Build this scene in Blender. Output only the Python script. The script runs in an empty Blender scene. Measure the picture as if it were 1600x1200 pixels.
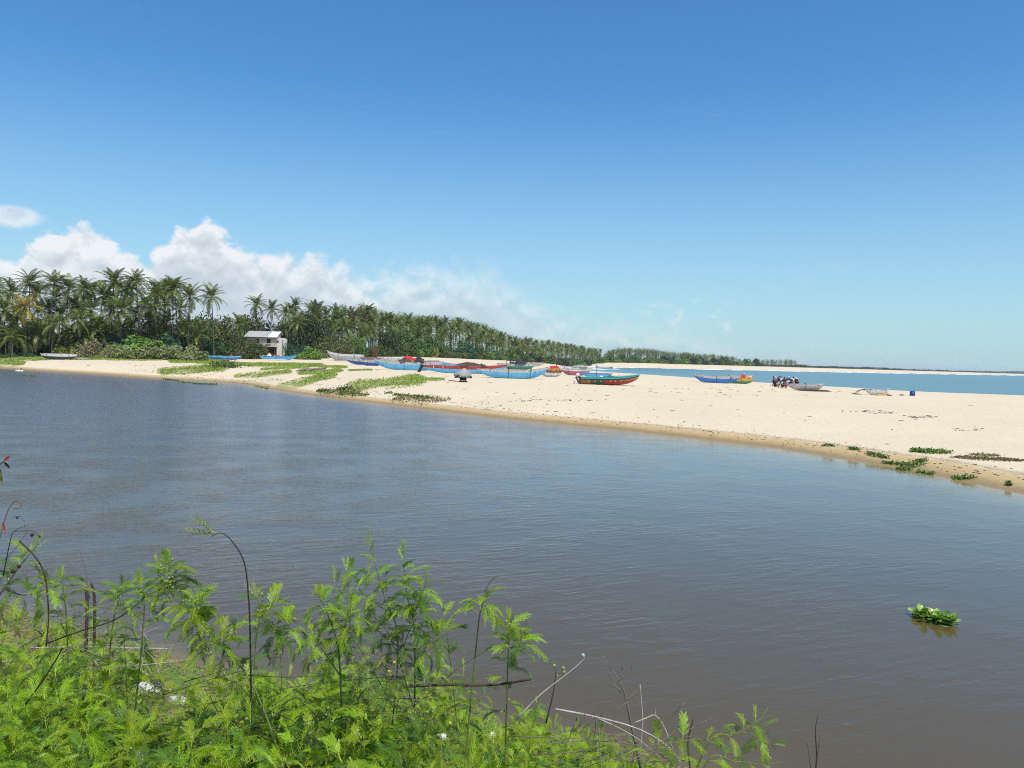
import bpy, bmesh, math, random
import numpy as np
from mathutils import Vector, Matrix, Quaternion

random.seed(7)
rng = np.random.default_rng(7)
SC = bpy.context.scene
COL = SC.collection

# ------------------------------------------------------------------ camera
CAM_H = 5.0
FPX = 1230.0
PITCH = math.atan(40.0 / FPX)
ROLL = math.atan(0.03)
_F = Vector((0, math.cos(PITCH), -math.sin(PITCH)))
_U0 = Vector((0, math.sin(PITCH), math.cos(PITCH)))
_R0 = Vector((1, 0, 0))
_R = _R0 * math.cos(ROLL) + _U0 * math.sin(ROLL)
_U = _U0 * math.cos(ROLL) - _R0 * math.sin(ROLL)
cam_data = bpy.data.cameras.new("camera")
cam_data.sensor_width = 36.0
cam_data.lens = 36.0 * FPX / 1600.0
cam_data.clip_start = 0.05
cam_data.clip_end = 60000.0
cam = bpy.data.objects.new("camera", cam_data)
COL.objects.link(cam)
cam.matrix_world = Matrix(((_R.x, _U.x, -_F.x, 0), (_R.y, _U.y, -_F.y, 0), (_R.z, _U.z, -_F.z, CAM_H), (0, 0, 0, 1)))
SC.camera = cam

def ray(px, py):
    "direction through a pixel of the 1600x1200 photograph, scaled to depth 1"
    a = (px - 800.0) / FPX
    b = (600.0 - py) / FPX
    d = _F + _R * a + _U * b
    return d / d.y
def at_depth(px, py, Y):
    d = ray(px, py)
    return Vector((d.x * Y, Y, CAM_H + d.z * Y))

# ------------------------------------------------------------------ sun and sky
SUN_EL = math.radians(63)
SUN_AZ = math.radians(150)          # clockwise from +Y (the view direction): behind the camera, to the right
sun_dir = Vector((math.sin(SUN_AZ) * math.cos(SUN_EL), math.cos(SUN_AZ) * math.cos(SUN_EL), math.sin(SUN_EL)))
sl = bpy.data.lights.new("sun", "SUN")
sl.energy = 4.4
sl.angle = math.radians(0.53)
sl.color = (1.0, 0.965, 0.9)
so = bpy.data.objects.new("sun", sl)
COL.objects.link(so)
so.rotation_euler = sun_dir.to_track_quat('Z', 'Y').to_euler()

world = bpy.data.worlds.new("World")
SC.world = world
world.use_nodes = True
wt = world.node_tree
wt.nodes.clear()

class NT:
    "tiny helper for writing node trees"
    def __init__(s, t): s.t = t
    def n(s, typ, **kw):
        x = s.t.nodes.new(typ)
        for k, v in kw.items(): setattr(x, k, v)
        return x
    def l(s, a, b): s.t.links.new(a, b)
    def put(s, sock, v):
        if isinstance(v, bpy.types.NodeSocket): s.l(v, sock)
        else: sock.default_value = v
    def m(s, op, a, b=None, c=None, clamp=False):
        x = s.n('ShaderNodeMath', operation=op); x.use_clamp = clamp
        for i, v in enumerate((a, b, c)):
            if v is not None: s.put(x.inputs[i], v)
        return x.outputs[0]
    def mix(s, f, a, b, blend='MIX'):
        x = s.n('ShaderNodeMix', data_type='RGBA', blend_type=blend)
        s.put(x.inputs[0], f)
        for i, v in ((6, a), (7, b)):
            if isinstance(v, tuple) and len(v) == 3: v = v + (1,)
            s.put(x.inputs[i], v)
        return x.outputs[2]
    def ss(s, v, a, b, lo=0.0, hi=1.0):
        x = s.n('ShaderNodeMapRange', interpolation_type='SMOOTHSTEP')
        s.put(x.inputs[0], v); s.put(x.inputs[1], a); s.put(x.inputs[2], b); x.inputs[3].default_value = lo; x.inputs[4].default_value = hi
        return x.outputs[0]
    def noise(s, vec, scale, detail=3, rough=0.5, dist=0.0):
        x = s.n('ShaderNodeTexNoise')
        s.l(vec, x.inputs['Vector']); x.inputs['Scale'].default_value = scale
        x.inputs['Detail'].default_value = detail; x.inputs['Roughness'].default_value = rough
        x.inputs['Distortion'].default_value = dist
        return x.outputs[0]
    def ramp(s, f, stops, interp='LINEAR'):
        x = s.n('ShaderNodeValToRGB'); r = x.color_ramp; r.interpolation = interp
        while len(r.elements) < len(stops): r.elements.new(0.5)
        for e, (p, c) in zip(r.elements, stops):
            e.position = p; e.color = tuple(c) + ((1,) if len(c) == 3 else ())
        s.put(x.inputs[0], f)
        return x.outputs[0]
    def vmath(s, op, a, b):
        x = s.n('ShaderNodeVectorMath', operation=op)
        s.put(x.inputs[0], a); s.put(x.inputs[1], b)
        return x.outputs[0]

w = NT(wt)
tc = w.n('ShaderNodeTexCoord')
sky = w.n('ShaderNodeTexSky', sky_type='NISHITA')
sky.sun_disc = False
sky.sun_elevation = SUN_EL
sky.sun_rotation = SUN_AZ
sky.altitude = 0
sky.air_density = 1.0
sky.dust_density = 0.6
sky.ozone_density = 2.0
hs = w.n('ShaderNodeHueSaturation')
hs.inputs['Saturation'].default_value = 1.22
hs.inputs['Value'].default_value = 1.0
w.l(sky.outputs[0], hs.inputs['Color'])
skytint = (0.86, 1.18, 1.52)
sep = w.n('ShaderNodeSeparateXYZ')
w.l(tc.outputs['Generated'], sep.inputs[0])
el = w.m('ARCSINE', w.m('MAXIMUM', w.m('MINIMUM', sep.outputs[2], 1.0), -1.0))
az = w.m('ARCTAN2', sep.outputs[0], sep.outputs[1])
# mean height of the cloud bank along the horizon (azimuth, elevation) in radians
def azel(px, py):
    d = ray(px, py).normalized()
    return math.atan2(d.x, d.y), math.asin(d.z)
bank = [(-60, 400), (10, 415), (40, 400), (85, 352), (140, 352), (182, 372), (198, 410), (240, 378), (290, 356), (335, 350), (380, 385), (420, 398),
        (490, 402), (540, 412), (575, 432), (640, 420), (700, 424), (765, 420), (795, 445), (840, 470), (900, 488), (990, 500), (1080, 512), (1180, 545)]
pts = [azel(*p) for p in bank]
A0, A1 = -math.pi, math.pi
stops = [(-3.1, .10), (-2.4, .16), (-1.7, .09), (-1.2, .17), (-0.85, .10)] + pts + [(0.6, .0), (1.3, .03), (1.9, .09), (2.6, .05), (3.1, .10)]
fc = w.n('ShaderNodeFloatCurve')
cv = fc.mapping.curves[0]
while len(cv.points) < len(stops): cv.points.new(0.5, 0.5)
for p, (a, e) in zip(cv.points, sorted(stops)):
    p.location = ((a - A0) / (A1 - A0), e * 4); p.handle_type = 'AUTO'
fc.mapping.update()
azn = w.m('DIVIDE', w.m('SUBTRACT', az, A0), A1 - A0)
w.l(azn, fc.inputs['Value'])
top = w.m('DIVIDE', fc.outputs[0], 4.0)
nv = tc.outputs['Generated']
map1 = w.n('ShaderNodeMapping'); map1.inputs['Scale'].default_value = (1, 1, 1.25); w.l(nv, map1.inputs[0])
v1 = map1.outputs[0]
n_big = w.noise(v1, 9.0, 2, 0.5)
n_mid = w.noise(v1, 34.0, 6, 0.58, 0.3)
vor = w.n('ShaderNodeTexVoronoi', feature='SMOOTH_F1'); w.l(v1, vor.inputs['Vector']); vor.inputs['Scale'].default_value = 42.0
vor.inputs['Smoothness'].default_value = 0.6
edge = w.m('ADD', w.m('MULTIPLY', w.m('SUBTRACT', n_mid, 0.5), 0.070), w.m('MULTIPLY', w.m('SUBTRACT', 0.45, vor.outputs['Distance']), 0.022))
hgt = w.m('SUBTRACT', w.m('ADD', top, edge), el)            # > 0 inside the cloud bank
soft = w.ss(az, -0.40, 0.05, 0.010, 0.055)                  # crisp cumulus on the left, wispy to the right
dens = w.ss(hgt, w.m('MULTIPLY', soft, -0.4), soft)
# isolated little puff at the far left
pa, pe = azel(18, 338)
dx = w.m('DIVIDE', w.m('SUBTRACT', az, pa), 0.033); dy = w.m('DIVIDE', w.m('SUBTRACT', el, pe), 0.0135)
rr = w.m('SQRT', w.m('ADD', w.m('MULTIPLY', dx, dx), w.m('MULTIPLY', dy, dy)))
puff = w.ss(w.m('ADD', rr, w.m('MULTIPLY', w.m('SUBTRACT', n_mid, 0.5), 1.4)), 1.1, 0.5)
# thin cirrus
mapc = w.n('ShaderNodeMapping'); mapc.inputs['Scale'].default_value = (1, 1, 5.0); mapc.inputs['Rotation'].default_value = (0, 0.25, 0); w.l(nv, mapc.inputs[0])
cir = w.ss(w.noise(mapc.outputs[0], 7.0, 6, 0.62, 0.6), 0.60, 0.86)
cir = w.m('MULTIPLY', cir, w.m('MULTIPLY', w.ss(el, 0.0, 0.10), w.ss(el, 0.5, 0.2)))
cir = w.m('MULTIPLY', cir, 0.16)
# thin cloud breaks towards the horizon
brk = w.ss(w.noise(v1, 16.0, 5, 0.55), 0.36, 0.60)
low = w.ss(hgt, 0.02, 0.10)
fadeR = w.ss(az, -0.36, 0.22, 1.0, 0.0)
dens2 = w.m('MULTIPLY', dens, w.m('SUBTRACT', 1.0, w.m('MULTIPLY', w.m('SUBTRACT', 1.0, brk), w.m('MULTIPLY', low, 0.35))))
dens2 = w.m('MULTIPLY', dens2, w.m('ADD', 0.34, w.m('MULTIPLY', fadeR, 0.60)))
puffs = w.m('MULTIPLY', w.m('MULTIPLY', w.ss(w.noise(v1, 26.0, 5, 0.6, 0.4), 0.56, 0.74), w.m('MULTIPLY', w.ss(el, 0.012, 0.035), w.ss(el, 0.095, 0.05))), w.m('MULTIPLY', w.ss(az, -0.05, 0.10), w.ss(az, 0.42, 0.30)))
dens2 = w.m('MAXIMUM', dens2, w.m('MULTIPLY', puffs, 0.5))
alpha = w.m('MAXIMUM', w.m('MAXIMUM', dens2, w.m('MULTIPLY', puff, 0.7)), cir, clamp=True)
# cloud brightness: sunlit heads, greyer folds and bases
v_up = w.vmath('ADD', v1, (0.0, 0.0, 0.016))
n_up = w.noise(v_up, 34.0, 6, 0.58, 0.3)
fold = w.m('SUBTRACT', n_mid, n_up)
lit = w.m('ADD', w.m('MULTIPLY', fold, w.ss(hgt, 0.0, 0.09, 2.0, 0.7)), w.ss(hgt, 0.0, 0.075, 0.98, 0.52))
lit = w.m('ADD', lit, w.m('MULTIPLY', w.m('SUBTRACT', n_big, 0.5), 0.5))
lit = w.m('MAXIMUM', w.m('MINIMUM', lit, 1.0), 0.0)
ccol = w.ramp(lit, [(0.0, (4.6, 5.3, 6.2)), (0.5, (5.9, 6.5, 7.3)), (0.8, (7.5, 8.0, 8.5)), (1.0, (9.0, 9.2, 9.4))])
# air light: pale blue haze low over the horizon
hz = w.ss(el, 0.34, -0.02)
skyb = w.mix(1.0, hs.outputs[0], w.mix(w.ss(el, 0.55, 0.05), (1.02, 1.42, 1.62), (0.90, 1.36, 1.50)), 'MULTIPLY')
skyc = w.mix(w.m('MULTIPLY', hz, 0.65), skyb, (4.8, 6.7, 8.0))
skyc = w.mix(alpha, skyc, ccol)
bg = w.n('ShaderNodeBackground')
bg.inputs['Strength'].default_value = 0.1
w.l(skyc, bg.inputs['Color'])
wo = w.n('ShaderNodeOutputWorld')
w.l(bg.outputs[0], wo.inputs['Surface'])

SC.view_settings.view_transform = 'Standard'
SC.view_settings.look = 'None'
SC.view_settings.exposure = 0.0
SC.view_settings.gamma = 1.0
SC.view_settings.use_curve_mapping = False
SC.render.engine = 'CYCLES'
SC.cycles.max_bounces = 6
SC.cycles.transparent_max_bounces = 8
SC.cycles.use_denoising = False
SC.cycles.volume_bounces = 1
SC.cycles.filter_width = 1.1

# ------------------------------------------------------------------ object helpers
def tag(o, label=None, cat=None, group=None, kind=None):
    if label: o['label'] = label
    if cat: o['category'] = cat
    if group: o['group'] = group
    if kind: o['kind'] = kind
    return o
def empty(name, loc=(0, 0, 0), rz=0.0, parent=None):
    o = bpy.data.objects.new(name, None); COL.objects.link(o)
    o.empty_display_size = 0.3
    o.location = loc; o.rotation_euler = (0, 0, rz)
    if parent: o.parent = parent
    return o
def link(name, me, parent=None, mat=None, loc=None):
    o = bpy.data.objects.new(name, me); COL.objects.link(o)
    if parent: o.parent = parent
    if loc is not None: o.location = loc
    if mat is not None:
        if len(me.materials) == 0: me.materials.append(mat)
        o.material_slots[0].link = 'OBJECT'; o.material_slots[0].material = mat
    return o
def mesh_np(name, verts, faces_flat, nper, mat=None, smooth=False, attrs=None):
    me = bpy.data.meshes.new(name)
    verts = np.asarray(verts, dtype=np.float32).reshape(-1, 3)
    f = np.asarray(faces_flat, dtype=np.int32).ravel()
    nf = len(f) // nper
    me.vertices.add(len(verts)); me.vertices.foreach_set('co', verts.ravel())
    me.loops.add(len(f)); me.loops.foreach_set('vertex_index', f)
    me.polygons.add(nf)
    me.polygons.foreach_set('loop_start', np.arange(nf, dtype=np.int32) * nper)
    me.polygons.foreach_set('loop_total', np.full(nf, nper, dtype=np.int32))
    if smooth: me.polygons.foreach_set('use_smooth', np.ones(nf, dtype=bool))
    if attrs:
        for k, v in attrs.items():
            a = me.attributes.new(k, 'FLOAT', 'POINT'); a.data.foreach_set('value', np.asarray(v, dtype=np.float32))
    me.update(calc_edges=True)
    if mat: me.materials.append(mat)
    return me
def copy_tree(o, parent=None):
    c = o.copy(); COL.objects.link(c)
    if parent: c.parent = parent
    for ch in list(o.children): copy_tree(ch, c)
    return c

class MB:
    "collects boxes, tubes and sheets in plain lists and links them as ONE mesh object"
    def __init__(s): s.v = []; s.f = []
    def box(s, c, d, R=None):
        R = R or Matrix.Identity(3); i = len(s.v)
        for sx in (-1, 1):
            for sy in (-1, 1):
                for sz in (-1, 1):
                    s.v.append(Vector(c) + R @ Vector((sx * d[0] / 2, sy * d[1] / 2, sz * d[2] / 2)))
        for q in ((0, 1, 3, 2), (4, 6, 7, 5), (0, 4, 5, 1), (2, 3, 7, 6), (0, 2, 6, 4), (1, 5, 7, 3)):
            s.f.append(tuple(i + k for k in q))
        return s
    def tube(s, P, r, n=6, cap=True):
        P = [Vector(p) for p in P]
        if not isinstance(r, (list, tuple)): r = [r] * len(P)
        i0 = len(s.v); prev = None
        for k, p in enumerate(P):
            t = (P[min(k + 1, len(P) - 1)] - P[max(k - 1, 0)])
            if t.length < 1e-9: t = Vector((0, 0, 1))
            t.normalize()
            if prev is None:
                a = t.orthogonal().normalized()
            else:
                a = prev - t * prev.dot(t)
                a = a.normalized() if a.length > 1e-6 else t.orthogonal().normalized()
            prev = a; b = t.cross(a)
            for j in range(n):
                th = 2 * math.pi * j / n
                s.v.append(p + (a * math.cos(th) + b * math.sin(th)) * r[k])
        for k in range(len(P) - 1):
            for j in range(n):
                s.f.append((i0 + k * n + j, i0 + k * n + (j + 1) % n, i0 + (k + 1) * n + (j + 1) % n, i0 + (k + 1) * n + j))
        if cap:
            s.f.append(tuple(i0 + j for j in reversed(range(n))))
            s.f.append(tuple(i0 + (len(P) - 1) * n + j for j in range(n)))
        return s
    def grid(s, rows):
        i0 = len(s.v); n = len(rows[0])
        for r in rows: s.v += [Vector(p) for p in r]
        for i in range(len(rows) - 1):
            for j in range(n - 1):
                s.f.append((i0 + i * n + j, i0 + i * n + j + 1, i0 + (i + 1) * n + j + 1, i0 + (i + 1) * n + j))
        return s
    def ball(s, c, r, nu=8, nv=5, sc=(1, 1, 1), R=None):
        R = R or Matrix.Identity(3); c = Vector(c)
        i0 = len(s.v)
        s.v.append(c + R @ Vector((0, 0, r * sc[2])))
        for a in range(1, nv):
            for b in range(nu):
                th = math.pi * a / nv; ph = 2 * math.pi * b / nu
                s.v.append(c + R @ Vector((r * sc[0] * math.sin(th) * math.cos(ph), r * sc[1] * math.sin(th) * math.sin(ph), r * sc[2] * math.cos(th))))
        s.v.append(c + R @ Vector((0, 0, -r * sc[2]))); e = len(s.v) - 1
        for b in range(nu): s.f.append((i0, i0 + 1 + b, i0 + 1 + (b + 1) % nu))
        for a in range(nv - 2):
            for b in range(nu):
                p = i0 + 1 + a * nu
                s.f.append((p + b, p + nu + b, p + nu + (b + 1) % nu, p + (b + 1) % nu))
        p = i0 + 1 + (nv - 2) * nu
        for b in range(nu): s.f.append((e, p + (b + 1) % nu, p + b))
        return s
    def mesh(s, name, mat=None, smooth=False):
        me = bpy.data.meshes.new(name)
        me.from_pydata([tuple(v) for v in s.v], [], s.f)
        if smooth: me.polygons.foreach_set('use_smooth', [True] * len(me.polygons))
        me.update()
        if mat: me.materials.append(mat)
        return me
    def build(s, name, mat, parent=None, smooth=False):
        return link(name, s.mesh(name, mat, smooth), parent)

# ------------------------------------------------------------------ materials
def principled(name, color, rough=0.7, var=0.0, vscale=3.0, bump=0.0, bscale=20.0, spec=0.3, objvar=0.0, dark=None, trans=0.0, coord='Object', metal=0.0):
    m = bpy.data.materials.new(name); m.use_nodes = True
    t = NT(m.node_tree); t.t.nodes.clear()
    out = t.n('ShaderNodeOutputMaterial'); p = t.n('ShaderNodeBsdfPrincipled')
    p.inputs['Roughness'].default_value = rough
    p.inputs['Specular IOR Level'].default_value = spec
    p.inputs['Metallic'].default_value = metal
    tcn = t.n('ShaderNodeTexCoord'); vec = tcn.outputs[coord]
    c = tuple(color) + (1,)
    col = c
    if var > 0:
        nz = t.noise(vec, vscale, 5, 0.6)
        d = dark if dark else tuple(x * (1 - var) for x in color)
        hi = tuple(min(1, x * (1 + var * 0.4)) for x in color)
        col = t.ramp(nz, [(0.3, d), (0.52, color), (0.75, hi)])
    if objvar > 0:
        oi = t.n('ShaderNodeObjectInfo')
        h = t.n('ShaderNodeHueSaturation')
        t.put(h.inputs['Hue'], t.m('ADD', 0.5, t.m('MULTIPLY', t.m('SUBTRACT', oi.outputs['Random'], 0.5), objvar * 0.06)))
        t.put(h.inputs['Value'], t.m('ADD', 1.0, t.m('MULTIPLY', t.m('SUBTRACT', oi.outputs['Random'], 0.5), objvar)))
        t.put(h.inputs['Color'], col); col = h.outputs[0]
    t.put(p.inputs['Base Color'], col)
    if bump > 0:
        b = t.n('ShaderNodeBump'); b.inputs['Strength'].default_value = bump; b.inputs['Distance'].default_value = 0.05
        t.l(t.noise(vec, bscale, 4, 0.6), b.inputs['Height']); t.l(b.outputs[0], p.inputs['Normal'])
    sh = p.outputs[0]
    if trans > 0:
        tr = t.n('ShaderNodeBsdfTranslucent'); t.put(tr.inputs['Color'], col)
        mx = t.n('ShaderNodeMixShader'); mx.inputs[0].default_value = trans
        t.l(sh, mx.inputs[1]); t.l(tr.outputs[0], mx.inputs[2]); sh = mx.outputs[0]
    t.l(sh, out.inputs['Surface'])
    return m

def leafmat(name, stops, rough=0.5, trans=0.25, spec=0.35, objvar=0.2):
    "foliage: every leaf carries its own random number (attribute 'rnd') that picks its colour"
    m = bpy.data.materials.new(name); m.use_nodes = True
    t = NT(m.node_tree); t.t.nodes.clear()
    out = t.n('ShaderNodeOutputMaterial'); p = t.n('ShaderNodeBsdfPrincipled')
    p.inputs['Roughness'].default_value = rough
    p.inputs['Specular IOR Level'].default_value = spec
    at = t.n('ShaderNodeAttribute'); at.attribute_name = 'rnd'
    col = t.ramp(at.outputs['Fac'], stops)
    oi = t.n('ShaderNodeObjectInfo')
    h = t.n('ShaderNodeHueSaturation')
    t.put(h.inputs['Hue'], t.m('ADD', 0.5, t.m('MULTIPLY', t.m('SUBTRACT', oi.outputs['Random'], 0.5), objvar * 0.1)))
    t.put(h.inputs['Value'], t.m('ADD', 1.0, t.m('MULTIPLY', t.m('SUBTRACT', oi.outputs['Random'], 0.5), objvar * 1.6)))
    t.put(h.inputs['Color'], col); col = h.outputs[0]
    t.put(p.inputs['Base Color'], col)
    tr = t.n('ShaderNodeBsdfTranslucent'); t.put(tr.inputs['Color'], col)
    mx = t.n('ShaderNodeMixShader'); mx.inputs[0].default_value = trans
    t.l(p.outputs[0], mx.inputs[1]); t.l(tr.outputs[0], mx.inputs[2])
    t.l(mx.outputs[0], out.inputs['Surface'])
    return m

# ------------------------------------------------------------------ lie of the land
R_LINE = [(260, -400), (70, -70), (34, 0), (21.5, 33), (20, 40), (16, 49), (9, 57), (0, 65), (-18, 87), (-37, 114), (-68, 137), (-103, 158), (-160, 186), (-420, 330), (-2500, 1500)]
N_LINE = [(230, -440), (50, -110), (20, -14), (8, 5.0), (5, 7.6), (2.4, 9.2), (-1.7, 10.9), (-4.9, 12.2), (-9.2, 14.6), (-25, 22), (-60, 40), (-150, 80), (-420, 200), (-2500, 1200)]
S_LINE = [(900, -1200), (330, -150), (150, 75), (92, 133), (55, 152), (36, 170), (26, 205), (24, 260), (30, 400), (44, 620), (62, 660), (110, 700), (188, 775), (410, 1000), (1000, 1720), (2000, 2950), (5000, 6500), (20000, 21000)]
V_LINE = [(-420, 380), (-160, 205), (-120, 184), (-95, 190), (-78, 203), (-66, 232), (-53, 252), (-42, 292), (-27, 335), (-12, 420), (18, 590), (36, 690), (95, 770), (180, 860), (310, 1010), (700, 1500), (1900, 3000), (5000, 6700), (20000, 21200)]

def dist_line(x, y, L):
    L = np.array(L, float); d = np.full(x.shape, 1e9)
    for (ax, ay), (bx, by) in zip(L[:-1], L[1:]):
        vx, vy = bx - ax, by - ay
        t = np.clip(((x - ax) * vx + (y - ay) * vy) / (vx * vx + vy * vy), 0, 1)
        d = np.minimum(d, np.hypot(x - ax - t * vx, y - ay - t * vy))
    return d
def inside(x, y, P):
    P = np.array(P, float); c = np.zeros(x.shape, bool); n = len(P); j = n - 1
    for i in range(n):
        xi, yi = P[i]; xj, yj = P[j]
        if yi != yj:
            c ^= ((yi > y) != (yj > y)) & (x < (xj - xi) * (y - yi) / (yj - yi) + xi)
        j = i
    return c
FAR = 40000
P_RIVER = R_LINE + [(a - 9, b - 9) for a, b in N_LINE[::-1]]
P_NEAR = N_LINE + [(-FAR, 1200), (-FAR, -FAR), (230, -FAR)]
P_SEA = S_LINE + [(FAR, 21000), (FAR, -1200)]
P_VEG = V_LINE + [(20000, FAR), (-FAR, FAR), (-FAR, 380)]
def sst(x, a, b):
    t = np.clip((x - a) / (b - a), 0, 1); return t * t * (3 - 2 * t)
def wob(x, y, s, seed):
    r = np.random.default_rng(seed); o = 0
    for k in range(5):
        a = r.uniform(0, 6.28); f = s * r.uniform(0.6, 1.7); o = o + np.sin((x * math.cos(a) + y * math.sin(a)) * f + r.uniform(0, 6.28))
    return o / 5
def fields(x, y):
    x = np.asarray(x, float); y = np.asarray(y, float)
    xw = x + 0.9 * wob(x, y, 0.12, 3) * np.clip(np.hypot(x, y) / 40, 0, 3); yw = y + 0.8 * wob(x, y, 0.13, 4) * np.clip(np.hypot(x, y) / 40, 0, 3)
    dR = dist_line(xw, yw, R_LINE); dN = dist_line(x + 0.25 * wob(x, y, 1.1, 8), y + 0.25 * wob(x, y, 1.0, 9), N_LINE); dS = dist_line(xw, yw, S_LINE)
    near = inside(x, y, P_NEAR); riv = inside(xw, yw, P_RIVER) & ~near; sea = inside(xw, yw, P_SEA)
    return dR, dN, dS, riv, near, sea
def terrain(x, y):
    x = np.asarray(x, float); y = np.asarray(y, float)
    dR, dN, dS, riv, near, sea = fields(x, y)
    A = 1.28 + 0.8 * sst(y - 1.2 * x, 50, 130)
    zR = A * (1 - np.exp(-(dR + 0.0) / (4.5 + 6 * sst(60 - y, -10, 25)))) + (0.10 * (1 - np.exp(-dR / 0.5)))
    zR = zR + 2.25 * sst(dR, 22, 150) * sst(y - 0.6 * x, 95, 175)
    zS = 4.6 * (1 - np.exp(-dS / 20.0))
    land = -np.log(np.exp(-2.2 * zR) + np.exp(-2.2 * zS)) / 2.2 + 0.3 * np.exp(-np.abs(zR - zS) * 2)
    land = np.minimum(land, np.minimum(zR, zS + 0.0))
    hum = 0.10 * wob(x, y, 0.33, 11) + 0.16 * wob(x, y, 0.09, 12)
    land = land + hum * np.clip(np.minimum(dR, dS) / 8, 0, 1)
    # dip in the beach where the creek once ran, and low knolls at the far left
    bank = 0.28 * (1 - np.exp(-dN / 0.35)) + 3.4 * (1 - np.exp(-(dN / 6.5) ** 1.35)) + 0.07 * wob(x, y, 2.6, 21) * np.clip(dN, 0, 1)
    bank = bank - 0.25 * sst(dN, 12, 40)
    wet = np.minimum(dR, dN)
    zr = -np.minimum(0.085 * wet + 0.004 * wet ** 2, 2.5)
    zr = np.where(dN < dR, -np.minimum(0.2 + 0.5 * wet, 2.5), zr)
    zs = -np.minimum(0.05 * dS, 6.0)
    z = np.where(near, bank, np.where(riv, zr, np.where(sea, zs, land)))
    return z
def ground_z(x, y):
    return float(terrain(np.array([x]), np.array([y]))[0])
def hit(px, py, z_extra=0.0, near=20.0):
    "where the ray through a pixel meets the ground"
    d = ray(px, py)
    Y = np.concatenate([np.linspace(near, 400, 4000), np.linspace(400, 4000, 4000)])
    z = terrain(d.x * Y, Y) - (CAM_H + d.z * Y) + z_extra
    i = np.argmax(z > 0)
    if not (z > 0).any(): i = len(Y) - 1
    return Vector((d.x * Y[i], Y[i], CAM_H + d.z * Y[i]))
def on_ground(px, Y, dz=0.0):
    "point of the ground at depth Y in the direction of picture column px"
    py = 560 + 0.03 * (px - 800)
    d = ray(px, py); x = d.x * Y
    return Vector((x, Y, ground_z(x, Y) + dz))

# polar sheet round the camera: fine where the picture looks, coarse behind it
ang = np.concatenate([np.linspace(-180, -48, 67)[:-1], np.linspace(-48, -38, 30)[:-1], np.linspace(-38, 38, 560)[:-1], np.linspace(38, 48, 30)[:-1], np.linspace(48, 180, 67)])
rad = np.concatenate([np.linspace(0.4, 16, 110)[:-1], np.geomspace(16, 60, 110)[:-1], np.geomspace(60, 400, 240)[:-1], np.geomspace(400, 35000, 150)])
AA, RR = np.meshgrid(np.radians(ang), rad, indexing='ij')
GX = np.sin(AA) * RR; GY = np.cos(AA) * RR
GZ = terrain(GX, GY)
dR_, dN_, dS_, riv_, near_, sea_ = fields(GX, GY)
veg_ = np.where(inside(GX, GY, P_VEG), 1.0, 0.0) * sst(dist_line(GX, GY, V_LINE), -2, 8)
# green creeper patches on the sand, given as (x0, y0, x1, y1) spans of the photograph
PATCHES = [(560, 603, 650, 595, 9, 1.1), (640, 593, 690, 593, 3, .8), (443, 605, 515, 586, 6, 1.1), (372, 588, 450, 581, 4, .9), (470, 584, 530, 579, 3, .9), (258, 581, 345, 575, 6, 1.1),
           (0, 570, 28, 566, 6, 1.2), (0, 563, 80, 560, 3, .8), (170, 561, 250, 561, 2.5, .8), (100, 560, 250, 560, 2.5, .9), (270, 563, 350, 565, 4, 1.0), (340, 569, 500, 571, 3, .9), (480, 571, 540, 574, 2, .7), (410, 577, 480, 574, 2, .7), (545, 579, 580, 578, 1.2, .7)]
def patch_mask(x, y, z):
    P = np.stack([x, y, z - CAM_H], -1)
    R3 = np.array(_R); U3 = np.array(_U); F3 = np.array(_F)
    dpt = np.maximum(P @ F3, 0.1)
    px = 800 + FPX * (P @ R3) / dpt; py = 600 - FPX * (P @ U3) / dpt
    m = np.zeros(x.shape)
    for (x0, y0, x1, y1, hw, s) in PATCHES:
        vx, vy = x1 - x0, y1 - y0
        t = np.clip(((px - x0) * vx + (py - y0) * vy) / (vx * vx + vy * vy), 0, 1)
        d = np.hypot((px - x0 - t * vx) / 1.9, py - y0 - t * vy)
        m = np.maximum(m, s * np.clip(1.35 - d / hw, 0, 1))
    return m
MK = patch_mask(GX, GY, GZ) * (np.abs(AA) < 0.8) * (RR > 40)
MK = np.clip(MK * 0.9 + 0.6 * wob(GX, GY, 0.9, 31) * (MK > 0.05), 0, 1)
na, nr = AA.shape
idx = np.arange(na * nr).reshape(na, nr)
quads = np.stack([idx[:-1, :-1], idx[:-1, 1:], idx[1:, 1:], idx[1:, :-1]], -1)[:, :, ::-1]

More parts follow.
